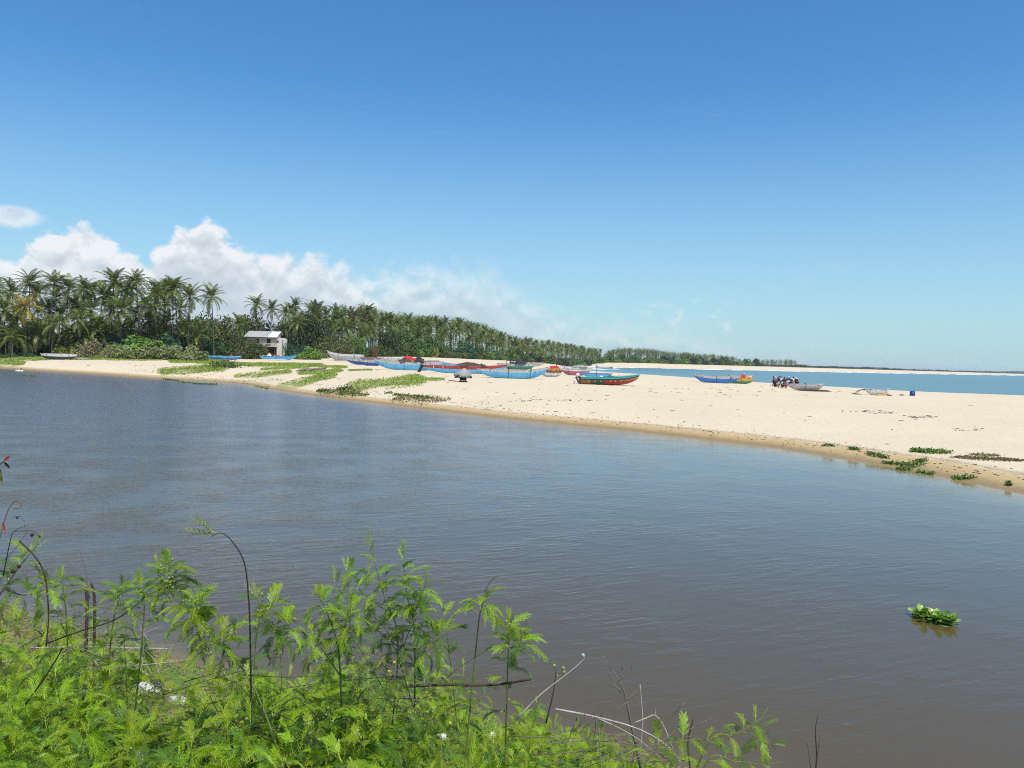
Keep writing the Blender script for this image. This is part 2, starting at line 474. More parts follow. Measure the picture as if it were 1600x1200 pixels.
# --- sand / earth
def ground_material():
    m = bpy.data.materials.new('beach_sand'); m.use_nodes = True
    t = NT(m.node_tree); t.t.nodes.clear()
    out = t.n('ShaderNodeOutputMaterial'); p = t.n('ShaderNodeBsdfPrincipled')
    g = t.n('ShaderNodeNewGeometry'); pos = g.outputs['Position']
    sp = t.n('ShaderNodeSeparateXYZ'); t.l(pos, sp.inputs[0])
    def at(nm):
        a = t.n('ShaderNodeAttribute'); a.attribute_name = nm; return a.outputs['Fac']
    n1 = t.noise(pos, 0.12, 5, 0.6); n2 = t.noise(pos, 1.6, 5, 0.65); n3 = t.noise(pos, 9.0, 4, 0.7)
    mp = t.n('ShaderNodeMapping'); mp.inputs['Scale'].default_value = (1.0, 0.35, 1.0); mp.inputs['Rotation'].default_value = (0, 0, 0.5); t.l(pos, mp.inputs[0])
    n4 = t.noise(mp.outputs[0], 2.2, 6, 0.7, 0.5)
    sand = t.mix(n1, (0.62, 0.495, 0.325), (0.74, 0.605, 0.415))
    sand = t.mix(t.ss(n2, 0.52, 0.72, 0, 0.28), sand, (0.50, 0.385, 0.265))
    sand = t.mix(t.ss(n4, 0.61, 0.72, 0, 0.45), sand, (0.36, 0.28, 0.195))
    sand = t.mix(t.ss(n3, 0.60, 0.78, 0, 0.30), sand, (0.42, 0.33, 0.23))
    # damp strip by the river, with tide lines
    zz = t.m('ADD', sp.outputs[2], t.m('MULTIPLY', t.m('SUBTRACT', n2, 0.5), 0.22))
    damp = t.ss(zz, 0.50, 0.30)
    sand = t.mix(t.m('MULTIPLY', damp, 0.8), sand, (0.46, 0.31, 0.12))
    wetf = t.ss(zz, 0.30, 0.05)
    sand = t.mix(t.m('MULTIPLY', wetf, 0.75), sand, (0.25, 0.165, 0.070))
    line = t.m('MULTIPLY', t.ss(t.m('ABSOLUTE', t.m('SUBTRACT', t.m('ADD', sp.outputs[2], t.m('MULTIPLY', t.m('SUBTRACT', n4, 0.5), 0.25)), 0.42)), 0.05, 0.0), t.ss(n3, 0.42, 0.60))
    sand = t.mix(t.m('MULTIPLY', line, 0.75), sand, (0.14, 0.10, 0.06))
    veg = at('veg'); mk = at('creep'); bk = at('bank')
    litter = t.mix(n2, (0.10, 0.085, 0.045), (0.20, 0.17, 0.09))
    c = t.mix(veg, sand, litter)
    green = t.mix(n3, (0.19, 0.23, 0.045), (0.33, 0.33, 0.10))
    mk2 = t.m('MULTIPLY', t.ss(t.m('ADD', mk, t.m('MULTIPLY', t.m('SUBTRACT', n4, 0.5), 0.8)), 0.3, 0.65), 0.7)
    c = t.mix(mk2, c, green)
    earth = t.mix(n2, (0.13, 0.075, 0.035), (0.30, 0.19, 0.09))
    earth = t.mix(t.ss(n3, 0.5, 0.62), earth, (0.42, 0.30, 0.15))
    earth = t.mix(t.ss(t.noise(pos, 3.0, 3, 0.6), 0.52, 0.66), earth, (0.07, 0.10, 0.025))
    c = t.mix(bk, c, earth)
    t.put(p.inputs['Base Color'], c)
    t.put(p.inputs['Roughness'], t.m('SUBTRACT', 0.92, t.m('MULTIPLY', wetf, 0.45)))
    p.inputs['Specular IOR Level'].default_value = 0.25
    b = t.n('ShaderNodeBump'); b.inputs['Strength'].default_value = 0.8; b.inputs['Distance'].default_value = 0.12
    hh = t.m('ADD', t.m('MULTIPLY', n2, 0.9), t.m('ADD', t.m('MULTIPLY', n3, 0.25), t.m('MULTIPLY', n4, 0.6)))
    t.l(hh, b.inputs['Height']); t.l(b.outputs[0], p.inputs['Normal'])
    t.l(p.outputs[0], out.inputs['Surface'])
    return m
M_GROUND = ground_material()
me = mesh_np('ground', np.stack([GX, GY, GZ], -1), quads, 4, M_GROUND, True,
             dict(veg=veg_.ravel(), creep=MK.ravel(), bank=near_.astype(float).ravel()))
tag(link('ground', me), 'pale sand spit, beach and wooded land with an earth bank in front', kind='structure')

def sub_sheet(mask, z, name, mat, attrs):
    q = quads[mask[:-1, :-1] & mask[:-1, 1:] & mask[1:, :-1] & mask[1:, 1:]].reshape(-1, 4)
    used, inv = np.unique(q, return_inverse=True)
    V = np.stack([GX.ravel()[used], GY.ravel()[used], np.full(len(used), z)], -1)
    me = mesh_np(name, V, inv.reshape(-1), 4, mat, True, {k: v.ravel()[used] for k, v in attrs.items()})
    return link(name, me)

def water_material(name, deep, shallow, near_c, sc, aniso, rot, strength, dist, shal_k, rough=0.03, river=True):
    m = bpy.data.materials.new(name); m.use_nodes = True
    t = NT(m.node_tree); t.t.nodes.clear()
    out = t.n('ShaderNodeOutputMaterial'); p = t.n('ShaderNodeBsdfPrincipled')
    g = t.n('ShaderNodeNewGeometry'); pos = g.outputs['Position']
    a = t.n('ShaderNodeAttribute'); a.attribute_name = 'depth'
    mp = t.n('ShaderNodeMapping', vector_type='TEXTURE'); mp.inputs['Scale'].default_value = tuple(1 / q for q in aniso); mp.inputs['Rotation'].default_value = (0, 0, rot); t.l(pos, mp.inputs[0])
    mp2 = t.n('ShaderNodeMapping', vector_type='TEXTURE'); mp2.inputs['Scale'].default_value = (1 / aniso[0] / 1.3, 1 / aniso[1] / 0.8, 1); mp2.inputs['Rotation'].default_value = (0, 0, rot - 0.75); t.l(pos, mp2.inputs[0])
    w1 = t.noise(mp.outputs[0], sc, 3, 0.5, 0.4)
    w2 = t.noise(mp2.outputs[0], sc * 2.7, 3, 0.55, 0.3)
    w3 = t.noise(pos, sc * 0.09, 3, 0.5)
    gust = t.ss(w3, 0.35, 0.68, 0.35, 1.25)
    hgt = t.m('MULTIPLY', t.m('ADD', w1, t.m('MULTIPLY', w2, 0.32)), gust)
    b = t.n('ShaderNodeBump'); b.inputs['Strength'].default_value = strength; b.inputs['Distance'].default_value = dist
    if river:      # open water to the left catches the wind, the bend to the right lies calmer
        sx = t.n('ShaderNodeSeparateXYZ'); t.l(pos, sx.inputs[0])
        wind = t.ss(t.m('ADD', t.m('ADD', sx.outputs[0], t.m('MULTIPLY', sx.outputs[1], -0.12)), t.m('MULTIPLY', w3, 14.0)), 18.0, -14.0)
        hgt = t.m('MULTIPLY', hgt, t.m('ADD', 0.28, t.m('MULTIPLY', wind, t.ss(sx.outputs[1], 15.0, 90.0, 0.6, 1.3))))
        t.put(p.inputs['Roughness'], t.m('ADD', 0.07, t.m('MULTIPLY', wind, t.ss(sx.outputs[1], 25.0, 100.0, 0.10, 0.15))))
    else: p.inputs['Roughness'].default_value = rough
    t.l(hgt, b.inputs['Height']); t.l(b.outputs[0], p.inputs['Normal'])
    cn = t.noise(pos, 0.03 if river else 0.006, 4, 0.55)
    body = t.mix(t.ss(cn, 0.3, 0.7), deep, near_c)
    if river: body = t.mix(t.m('MULTIPLY', t.m('ADD', 0.45, t.m('MULTIPLY', wind, 0.5)), t.ss(sx.outputs[1], 13.0, 60.0, 0.0, 1.0)), body, (0.105, 0.104, 0.122))     # grey-blue sky reflection painted into the far and left water; silt near the bank
    s = t.m('MULTIPLY', t.m('POWER', 2.718, t.m('MULTIPLY', a.outputs['Fac'], -shal_k)), 1.0, clamp=True)
    t.put(p.inputs['Base Color'], t.mix(s, body, shallow))
    p.inputs['IOR'].default_value = 1.41 if river else 1.33
    p.inputs['Specular IOR Level'].default_value = 0.75 if river else 0.5
    t.l(p.outputs[0], out.inputs['Surface'])
    return m
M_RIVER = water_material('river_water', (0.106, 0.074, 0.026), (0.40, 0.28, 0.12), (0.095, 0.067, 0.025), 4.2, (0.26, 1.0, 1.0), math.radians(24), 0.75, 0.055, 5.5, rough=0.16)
M_SEA = water_material('sea_water', (0.016, 0.115, 0.130), (0.11, 0.30, 0.28), (0.012, 0.092, 0.115), 0.35, (0.5, 1.0, 1.0), 0.3, 0.55, 0.35, 1.1, rough=0.2, river=False)
depth_ = np.maximum(-GZ, 0)
rm = riv_ | ((dR_ < 5) & ~near_ & ~sea_ & (dS_ > 12)) | (near_ & (dN_ < 2.5))
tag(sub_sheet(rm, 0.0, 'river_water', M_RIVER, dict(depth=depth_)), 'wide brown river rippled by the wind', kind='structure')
sm = sea_ | ((dS_ < 12) & ~riv_ & ~near_ & (dR_ > 6))
tag(sub_sheet(sm, 0.0, 'sea_water', M_SEA, dict(depth=depth_)), 'turquoise sea in a curved bay behind the sand spit', kind='structure')

# ================================================================== vegetation
M_FROND = leafmat('palm_frond', [(0.0, (0.055, 0.092, 0.014)), (0.5, (0.125, 0.180, 0.026)), (0.82, (0.24, 0.275, 0.045)), (1.0, (0.44, 0.42, 0.17))], rough=0.42, trans=0.22, spec=0.5, objvar=0.3)
M_FROND_Y = leafmat('palm_frond_yellow', [(0.0, (0.28, 0.21, 0.02)), (0.5, (0.40, 0.30, 0.03)), (1.0, (0.24, 0.24, 0.035))], rough=0.45, trans=0.25, objvar=0.2)
M_FROND_B = leafmat('palm_frond_brown', [(0.0, (0.17, 0.10, 0.05)), (0.5, (0.22, 0.15, 0.07)), (1.0, (0.11, 0.13, 0.04))], rough=0.7, trans=0.15, objvar=0.2)
M_TRUNK = principled('palm_trunk', (0.10, 0.085, 0.068), 0.9, 0.35, 3.0, 0.5, 12)
M_BARK = principled('bark', (0.15, 0.115, 0.08), 0.95, 0.35, 4.0, 0.5, 14)
M_NUT = principled('coconut', (0.17, 0.16, 0.04), 0.6, objvar=0.3)
LEAFCOL = {
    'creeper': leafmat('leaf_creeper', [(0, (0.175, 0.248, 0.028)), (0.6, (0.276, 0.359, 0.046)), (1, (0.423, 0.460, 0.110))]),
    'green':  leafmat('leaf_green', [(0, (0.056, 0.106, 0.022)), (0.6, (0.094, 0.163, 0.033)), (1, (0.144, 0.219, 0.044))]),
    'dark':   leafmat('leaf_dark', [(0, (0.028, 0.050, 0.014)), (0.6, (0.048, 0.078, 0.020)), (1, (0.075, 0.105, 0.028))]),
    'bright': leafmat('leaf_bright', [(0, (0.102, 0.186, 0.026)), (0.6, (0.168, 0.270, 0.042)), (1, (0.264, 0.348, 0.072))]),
    'olive':  leafmat('leaf_olive', [(0, (0.069, 0.086, 0.023)), (0.6, (0.121, 0.138, 0.037)), (1, (0.178, 0.184, 0.057))]),
    'teal':   leafmat('leaf_bluish', [(0, (0.025, 0.085, 0.035)), (0.6, (0.045, 0.135, 0.050)), (1, (0.09, 0.19, 0.08))]),
    'beige':  leafmat('leaf_dry', [(0, (0.270, 0.209, 0.101)), (0.55, (0.392, 0.317, 0.162)), (1, (0.297, 0.338, 0.121))], rough=0.8, trans=0.1),
    'sage':   leafmat('leaf_sage', [(0, (0.162, 0.209, 0.061)), (0.5, (0.270, 0.311, 0.108)), (1, (0.405, 0.405, 0.189))], rough=0.6),
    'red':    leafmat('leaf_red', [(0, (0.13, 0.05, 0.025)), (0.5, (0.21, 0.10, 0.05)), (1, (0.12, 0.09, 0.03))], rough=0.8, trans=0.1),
    'yellow': leafmat('leaf_yellow', [(0, (0.17, 0.19, 0.03)), (0.6, (0.25, 0.26, 0.04)), (1, (0.33, 0.33, 0.08))]),
}

def frond_mesh(seed, e0, L=4.9, pairs=30, droop=1.0, wide=0.12):
    "one coconut frond: arching midrib with hanging leaflets on both sides; grows along +X from the crown"
    r = np.random.default_rng(seed)
    V = []; F = []; A = []
    n = 14; P = []; e = e0; p = np.array([0.0, 0.0, 0.0]); bend = droop * (0.95 + 0.25 * r.random())
    side_curl = r.uniform(-0.25, 0.25)
    for i in range(n + 1):
        P.append(p.copy()); t = i / n
        e_t = e0 - bend * t ** 1.3
        azm = side_curl * t
        p = p + np.array([math.cos(e_t) * math.cos(azm), math.cos(e_t) * math.sin(azm), math.sin(e_t)]) * L / n
    P = np.array(P)
    def at(t):
        f = t * n; i = min(int(f), n - 1); return P[i] + (P[i + 1] - P[i]) * (f - i), (P[i + 1] - P[i]) / np.linalg.norm(P[i + 1] - P[i])
    # midrib, flattened strip with a keel
    for i in range(n + 1):
        q, d = at(min(i / n, 0.9999)); w_ = 0.075 * (1 - 0.85 * i / n)
        V += [q + [0, w_, 0], q + [0, 0, -w_ * 0.9], q + [0, -w_, 0]]; A += [0.95] * 3
    for i in range(n):
        b = i * 3
        F += [(b, b + 1, b + 4), (b, b + 4, b + 3), (b + 1, b + 2, b + 5), (b + 1, b + 5, b + 4)]
    for k in range(pairs):
        t = 0.14 + 0.85 * k / (pairs - 1)
        q, d = at(min(t, 0.999))
        ll = 0.95 * (math.sin(math.pi * min(1, (t * 0.88 + 0.12))) ** 0.6) * (1 - 0.25 * t) + 0.12
        for s in (-1, 1):
            if r.random() < 0.06: continue
            l2 = ll * r.uniform(0.8, 1.1)
            hang = r.uniform(0.25, 0.75) * droop
            up = np.cross(d, [0, 1, 0]); up = up / (np.linalg.norm(up) + 1e-6)
            if up[2] < 0: up = -up
            dir1 = np.array([0, s * 1.0, 0]) + d * 0.55 + up * 0.15
            dir1 /= np.linalg.norm(dir1)
            dir2 = dir1 * 0.55 + np.array([0, 0, -hang]); dir2 /= np.linalg.norm(dir2)
            a = q; m_ = q + dir1 * l2 * 0.42; z = m_ + dir2 * l2 * 0.62
            wv = d * wide * 0.5
            i0 = len(V)
            V += [a - wv * 0.6, a + wv * 0.6, m_ - wv, m_ + wv, z]
            c = r.random() * 0.85; A += [c] * 5
            F += [(i0, i0 + 1, i0 + 3), (i0, i0 + 3, i0 + 2), (i0 + 2, i0 + 3, i0 + 4)]
    return mesh_np('frond', np.array(V), np.array(F), 3, M_FROND, False, dict(rnd=A))
FR_E = [1.35, 1.1, 0.85, 0.6, 0.35, 0.05, -0.3, -0.75]
FRONDS = [frond_mesh(100 + i, e, L=(4.2 if i == 0 else 4.9), droop=(0.7 if i < 2 else 1.0)) for i, e in enumerate(FR_E)]
FRONDS2 = [frond_mesh(200 + i, e - 0.1, L=4.6, droop=1.1) for i, e in enumerate(FR_E)]

def trunk_mesh(seed, h):
    r = random.Random(seed); ph = r.uniform(0, 6.28); lean = r.uniform(0.02, 0.10) * h; P = []; R = []
    for i in range(13):
        t = i / 12
        P.append((math.cos(ph) * lean * t ** 1.6, math.sin(ph) * lean * t ** 1.6, -0.4 + (h + 0.4) * t)); R.append(0.17 * (1 - 0.45 * t) + 0.10 * math.exp(-t * 14))
    return MB().tube(P, R, 7).mesh('trunk', M_TRUNK, True), Vector(P[-1])
TRUNKS = {}
for h in (4, 6.5, 9, 11, 12.5, 14, 15.5, 17):
    TRUNKS[h] = [trunk_mesh(int(h * 10) + k, h) for k in range(3)]
nut_mb = MB()
rr_ = random.Random(5)
for k in range(9):
    a = k * 2.4; nut_mb.ball((0.28 * math.cos(a), 0.28 * math.sin(a), -0.25 - 0.16 * (k % 3)), 0.13, 6, 4)
NUTS = nut_mb.mesh('coconut_bunch', M_NUT, True)

def np_of(me, mat_scale=1.0):
    nv = len(me.vertices); v = np.empty(nv * 3, np.float32); me.vertices.foreach_get('co', v)
    nf = len(me.polygons); f = np.empty(len(me.loops), np.int32); me.loops.foreach_get('vertex_index', f)
    a = np.zeros(nv, np.float32); me.attributes['rnd'].data.foreach_get('value', a)
    return v.reshape(-1, 3), f.reshape(nf, -1), a
def rotz(a): c, s = math.cos(a), math.sin(a); return np.array([[c, -s, 0], [s, c, 0], [0, 0, 1]])
def crown_mesh(seed, nf, src):
    r = random.Random(seed); V = []; F = []; A = []; o = 0
    for k in range(nf):
        u = k / nf
        e = min(7, max(0, int(u * 8 + r.uniform(-0.6, 0.6))))
        v, f, a = src[e]
        R = rotz(k * 2.39996 + r.uniform(-0.25, 0.25)); s = r.uniform(0.85, 1.08)
        V.append((v * s) @ R.T); F.append(f + o); A.append(np.clip(a + r.uniform(-0.12, 0.12), 0, 1)); o += len(v)
    return mesh_np('crown', np.concatenate(V), np.concatenate(F), 3, M_FROND, False, dict(rnd=np.concatenate(A)))
_fnear = [np_of(m) for m in FRONDS]
FAR_F = [np_of(frond_mesh(300 + i, e, L=4.8, pairs=15, wide=0.17, droop=(0.7 if i < 2 else 1.0))) for i, e in enumerate(FR_E)]
CROWNS = [crown_mesh(40 + k, 25, _fnear) for k in range(5)]
CROWNS_FAR = [crown_mesh(50 + k, 18, FAR_F) for k in range(5)]

def palm(x, y, top_z, label, group, near=False, mat=None, scale=1.0, nf=26, nuts=True, brown=0.0):
    z = ground_z(x, y); h = max(3.0, top_z - z - 2.2 * scale)
    hk = min(TRUNKS, key=lambda q: abs(q * scale - h)); s = h / hk
    tm, tip = random.choice(TRUNKS[hk])
    root = empty('coconut_palm', (x, y, z), random.uniform(0, 6.28))
    root.rotation_euler = (random.gauss(0, .035), random.gauss(0, .035), root.rotation_euler.z)
    tag(root, label, 'palm tree', group)
    cs = scale * random.uniform(0.9, 1.08)
    t = link('trunk', tm, root); t.scale = (max(1, s) if s > 1.1 else 1, max(1, s) if s > 1.1 else 1, s)
    tp = Vector((tip.x * t.scale.x, tip.y * t.scale.y, tip.z * s))
    if near:
        for k in range(nf):
            u = k / nf; e = min(7, max(0, int(u * 8 + random.uniform(-0.6, 0.6))))
            f = link('frond', random.choice((FRONDS, FRONDS2))[e], root, mat or (M_FROND_B if random.random() < brown + (0.25 if e == 7 else 0) else M_FROND))
            f.location = tp; f.rotation_euler = (random.uniform(-.06, .06), random.uniform(-.08, .08), k * 2.39996 + random.uniform(-.25, .25))
            q = cs * random.uniform(0.88, 1.08); f.scale = (q, q, q)
        if nuts:
            c = link('coconut_bunch', NUTS, root); c.location = tp
    else:
        c = link('crown', random.choice(CROWNS), root, mat or (M_FROND_B if random.random() < brown else M_FROND))
        c.location = tp; c.rotation_euler = (random.uniform(-.08, .08), random.uniform(-.08, .08), random.uniform(0, 6.28)); c.scale = (cs, cs, cs)
    return root

def px_of(x, y): return 800 + FPX * x / y
def at_px(px, Y): return (px - 800) / FPX * Y
def topz(px, py, Y): return at_depth(px, py, Y).z
GR = 'coconut palms along the beach'
# palms one can name on sight: (column, top row, depth, label, options)
named = [
    (333, 451, 205, 'lone tall coconut palm standing clear of the grove, sky on both sides of its crown', dict()),
    (40, 466, 182, 'short coconut palm with a yellow crown among the dark green ones', dict(mat=M_FROND_Y)),
    (292, 451, 200, 'slim coconut palm at the right edge of the tall left grove', dict()),
    (280, 436, 206, 'tallest coconut palm in the cluster at the right end of the left grove', dict()),
    (218, 425, 196, 'coconut palm whose crown rises above all others in the grove', dict()),
    (172, 427, 196, 'tall coconut palm with a second crown just below it', dict()),
    (75, 427, 190, 'tall coconut palm with an upright crown above the yellow palm', dict()),
    (46, 428, 190, 'tall coconut palm with a wide dark crown over the yellow palm', dict()),
    (401, 466, 262, 'coconut palm with a wide crown right behind the hut roof', dict()),
    (430, 474, 268, 'coconut palm leaning over the right half of the hut roof', dict()),
    (464, 492, 240, 'low coconut palm with pale midribs to the right of the hut', dict()),
    (551, 484, 290, 'coconut palm with browning lower fronds above the round olive tree', dict(brown=0.55)),
    (368, 495, 216, 'young coconut palm crown rising from the bushes left of the hut', dict()),
    (305, 515, 203, 'stemless young coconut palm with yellowing lower fronds in the scrub', dict(brown=0.4, nf=15)),
    (18, 512, 180, 'young coconut palm with pale fronds near the grassy river corner', dict(nf=18)),
    (80, 492, 184, 'short coconut palm with long arching fronds below the grove edge', dict(nf=20)),
    (122, 487, 188, 'short coconut palm with fine drooping fronds in front of the grove', dict()),
    (215, 463, 196, 'mid height coconut palm with bright green midribs in the grove front', dict()),
    (575, 477, 296, 'tall coconut palm above the browning palm', dict()),
]
for px, py, Y, lab, kw in named:
    palm(at_px(px, Y), Y, topz(px, py, Y) , lab, None, True, **kw)
# other palms of the left grove
left = [(8, 470, 184), (22, 445, 196), (60, 445, 202), (99, 436, 194), (122, 438, 204), (137, 440, 208), (150, 447, 198), (185, 439, 206), (203, 438, 200), (188, 470, 190),
        (243, 448, 200), (256, 442, 210), (268, 441, 204), (240, 470, 214), (110, 462, 205), (160, 470, 203), (30, 480, 200), (140, 470, 196), (-12, 440, 190), (-35, 450, 186), (-60, 445, 192), (5, 440, 215),
        (52, 470, 215), (90, 455, 222), (130, 458, 225), (170, 455, 222), (210, 452, 226), (232, 440, 232), (255, 462, 230), (275, 470, 226), (-90, 440, 190), (-130, 450, 188),
        (12, 490, 188), (35, 515, 184), (132, 512, 190), (158, 490, 194), (182, 500, 197), (228, 488, 205), (262, 492, 208), (90, 478, 198), (70, 470, 194), (118, 470, 196), (205, 478, 200), (285, 500, 214), (318, 505, 214), (150, 500, 192), (55, 505, 186), (-20, 500, 182), (200, 500, 198), (245, 512, 204), (105, 505, 190), (168, 508, 196)]
for px, py, Y in left:
    palm(at_px(px, Y), Y, topz(px, py, Y), 'green coconut palm in the tall dense grove left of the hut', 'palms of the grove left of the hut', True, nf=25)
# grove behind the hut and along the beach: silhouette row by row
def skyline(px):
    return np.interp(px, [440, 460, 480, 500, 520, 560, 600, 640, 680, 700, 740, 765, 790, 830, 870, 905, 938, 945, 950, 965, 1000, 1050, 1100, 1140, 1152], [473, 469, 470, 475, 477, 478, 488, 493, 496, 497, 504, 511, 525, 530, 535, 541, 546, 552, 549, 545, 545, 551, 554, 557, 560])
def vdepth(px):
    return np.interp(px, [430, 520, 580, 620, 700, 760, 800, 830, 860, 900, 940, 1000, 1060, 1130, 1250], [242, 256, 268, 296, 338, 385, 430, 480, 560, 660, 740, 810, 860, 940, 1080])
cnt = 0
px = 446.0
while px < 938:
    d = vdepth(px); sp = 9.5 * 260 / d + random.uniform(-1, 1)
    for row in range(4):
        q = px + random.uniform(-sp, sp) * 0.7
        Y = d * (1.02 + 0.045 * row + random.uniform(0, 0.04)) + 4
        if 380 < q < 460 and Y < 250: Y = 262
        ty = skyline(q) + random.choice((0, 1, 2, 5, 9)) * 260 / d * random.uniform(0.4, 2.2) + (3.5 - row) * 5.0 * 260 / d
        if row < 2: ty += random.uniform(0, 13) * 260 / d
        if row == 3: ty = skyline(q) + random.uniform(-1.5, 5) * 260 / d
        near_ = (d < 330 and row < 2)
        zone = ('tall coconut palm in the long beach grove between the hut and the boats' if px < 700 else 'small distant coconut palm where the beach grove narrows towards the bay')
        palm(at_px(q, Y), Y, topz(q, ty, Y), zone, 'palms of the beach grove, nearer part' if px < 700 else 'palms of the beach grove, far part', near_, brown=0.04, nf=24)
        cnt += 1
    px += sp * 1.55
print('palms', cnt)
# second grove across the bay: the palms merge into one belt
def palm_belt(name, label, specs, mats=M_FROND):
    V = []; F = []; A = []; o = 0
    src = [np_of(c) for c in CROWNS_FAR[:3]]
    for (x, y, tz, s) in specs:
        z = ground_z(x, y); v, f, a = random.choice(src)
        keep = np.random.default_rng(random.randint(0, 9999)).random(len(f)) < 0.55
        f = f[keep]
        V.append((v * s) @ rotz(random.uniform(0, 6.28)).T + [x, y, tz - 2 * s]); F.append(f + o); A.append(a); o += len(v)
        tv = []; 
        for zz, r in ((z - 0.5, 0.25), (tz - 2 * s, 0.15)):
            for k in range(4): tv.append((x + r * math.cos(k * 1.57), y + r * math.sin(k * 1.57), zz))
        tf = []
        for k in range(4): tf += [(k, (k + 1) % 4, 4 + (k + 1) % 4), (k, 4 + (k + 1) % 4, 4 + k)]
        V.append(np.array(tv)); F.append(np.array(tf) + o); A.append(np.full(8, 0.0)); o += 8
    me = mesh_np(name, np.concatenate(V), np.concatenate(F), 3, mats, False, dict(rnd=np.concatenate(A)))
    return tag(link(name, me), label, 'palm grove', kind='stuff')
sp = []
for k in range(300):
    q = random.uniform(946, 1150); Y = vdepth(q) * random.uniform(1.03, 1.16)
    if q > 1118 and random.random() < 0.5: continue
    sp.append((at_px(q, Y), Y, topz(q, skyline(q) + random.choice((0, 1, 2, 4, 7, 10)) * random.uniform(0.3, 1.2), Y), random.uniform(0.95, 1.15)))
palm_belt('far_palm_grove', 'far palm belt across the bay behind the white beach', sp)
sp = []
for k in range(60):
    q = random.uniform(1184, 1242); Y = random.uniform(1180, 1300)
    sp.append((at_px(q, Y), Y, topz(q, 561.5 + abs(q - 1215) * 0.06 + random.uniform(0, 4), Y), random.uniform(1.0, 1.25)))
palm_belt('distant_palm_clump', 'small dark palm clump alone on the far coast', sp)

sp = []
for k in range(170):
    q = random.uniform(560, 936); d_ = vdepth(q); Y = d_ * random.uniform(1.20, 1.38)
    sp.append((at_px(q, Y), Y, topz(q, skyline(q) + (2 + random.choice((0, 2, 5, 10, 16))) * 260 / d_, Y), random.uniform(0.95, 1.1)))
palm_belt('rear_palm_grove', 'mass of palms filling the grove behind the front rows', sp)

# ---- leafy crowns
def foliage_mesh(seed, n, lobes, leaf, flat=0.6, w=1.0, h=1.0, fill=0.72):
    "leaf-sized faces through the volume of several overlapping lobes; unit-size crown, base at z = 0"
    r = np.random.default_rng(seed)
    L = []
    for k in range(lobes):
        a = r.uniform(0, 6.28); q = math.sqrt(r.random()) * 0.62
        hh = r.uniform(0.22, 0.72) * (1 - 0.35 * q)
        L.append((q * math.cos(a), q * math.sin(a), hh, r.uniform(0.20, 0.36)))
    for a in np.linspace(0, 6.28, 7)[:-1]: L.append((0.55 * math.cos(a), 0.55 * math.sin(a), 0.20, 0.28))
    L = np.array(L)
    k = r.integers(0, len(L), n)
    d = r.normal(size=(n, 3)); d /= np.linalg.norm(d, axis=1)[:, None]
    rad = L[k, 3] * (fill + (1.06 - fill) * r.random(n) ** 0.5) * (1 + 0.18 * (r.random(n) > 0.93))
    C = L[k, :3] + d * rad[:, None] * np.array([1, 1, 0.85])
    C = C * np.array([w, w, h])
    C[:, 2] = np.abs(C[:, 2])
    nrm = d * 0.7 + r.normal(size=(n, 3)) * 0.55 + np.array([0, 0, 0.45]); nrm /= np.linalg.norm(nrm, axis=1)[:, None]
    t1 = np.cross(nrm, r.normal(size=(n, 3))); t1 /= np.linalg.norm(t1, axis=1)[:, None] + 1e-9
    t2 = np.cross(nrm, t1)
    sz = leaf * r.uniform(0.6, 1.35, n)[:, None]
    V = np.stack([C - t1 * sz, C - t2 * sz * flat, C + t1 * sz, C + t2 * sz * flat], 1).reshape(-1, 3)
    F = np.arange(n * 4).reshape(n, 4)
    base = r.random(len(L))[k] * 0.45
    A = np.repeat(np.clip(base + r.random(n) * 0.55, 0, 1), 4)
    return mesh_np('foliage', V, F, 4, LEAFCOL['green'], False, dict(rnd=A))
BUSH = [foliage_mesh(60 + k, 2600, 9, 0.055) for k in range(4)]
BUSH_S = [foliage_mesh(70 + k, 1500, 7, 0.060, fill=0.45) for k in range(3)]
TREEC = [foliage_mesh(80 + k, 5200, 15, 0.036) for k in range(4)]
DRY = [foliage_mesh(90 + k, 1500, 8, 0.035, flat=0.35, fill=0.25) for k in range(2)]
def stems_mesh(seed, n, spread, h, r0, twig=False):
    r = random.Random(seed); m = MB()
    for k in range(n):
        a = r.uniform(0, 6.28); q = r.uniform(0.3, 1) * spread; P = [Vector((0.08 * math.cos(a), 0.08 * math.sin(a), -0.08))]; hh = h * r.uniform(0.7, 1)
        for i in range(1, 5):
            t = i / 4; P.append(Vector((q * t ** 1.2 * math.cos(a), q * t ** 1.2 * math.sin(a), hh * t)) + Vector((r.uniform(-.03, .03), r.uniform(-.03, .03), 0)))
        m.tube(P, [r0 * (1 - 0.8 * i / 4) for i in range(5)], 5)
        if twig:
            for j in range(3):
                i = r.randint(1, 3); b = a + r.uniform(-1, 1)
                m.tube([P[i], P[i] + Vector((0.25 * math.cos(b), 0.25 * math.sin(b), 0.3)) * h], [r0 * 0.5, r0 * 0.15], 4)
    return m.mesh('stem', M_BARK, True)
STEM = [stems_mesh(k, 7, 0.5, 0.6, 0.025) for k in range(2)]
STEM_T = [stems_mesh(20 + k, 6, 0.55, 0.62, 0.035) for k in range(2)]
STEM_D = [stems_mesh(30 + k, 22, 0.7, 0.85, 0.014, True) for k in range(2)]

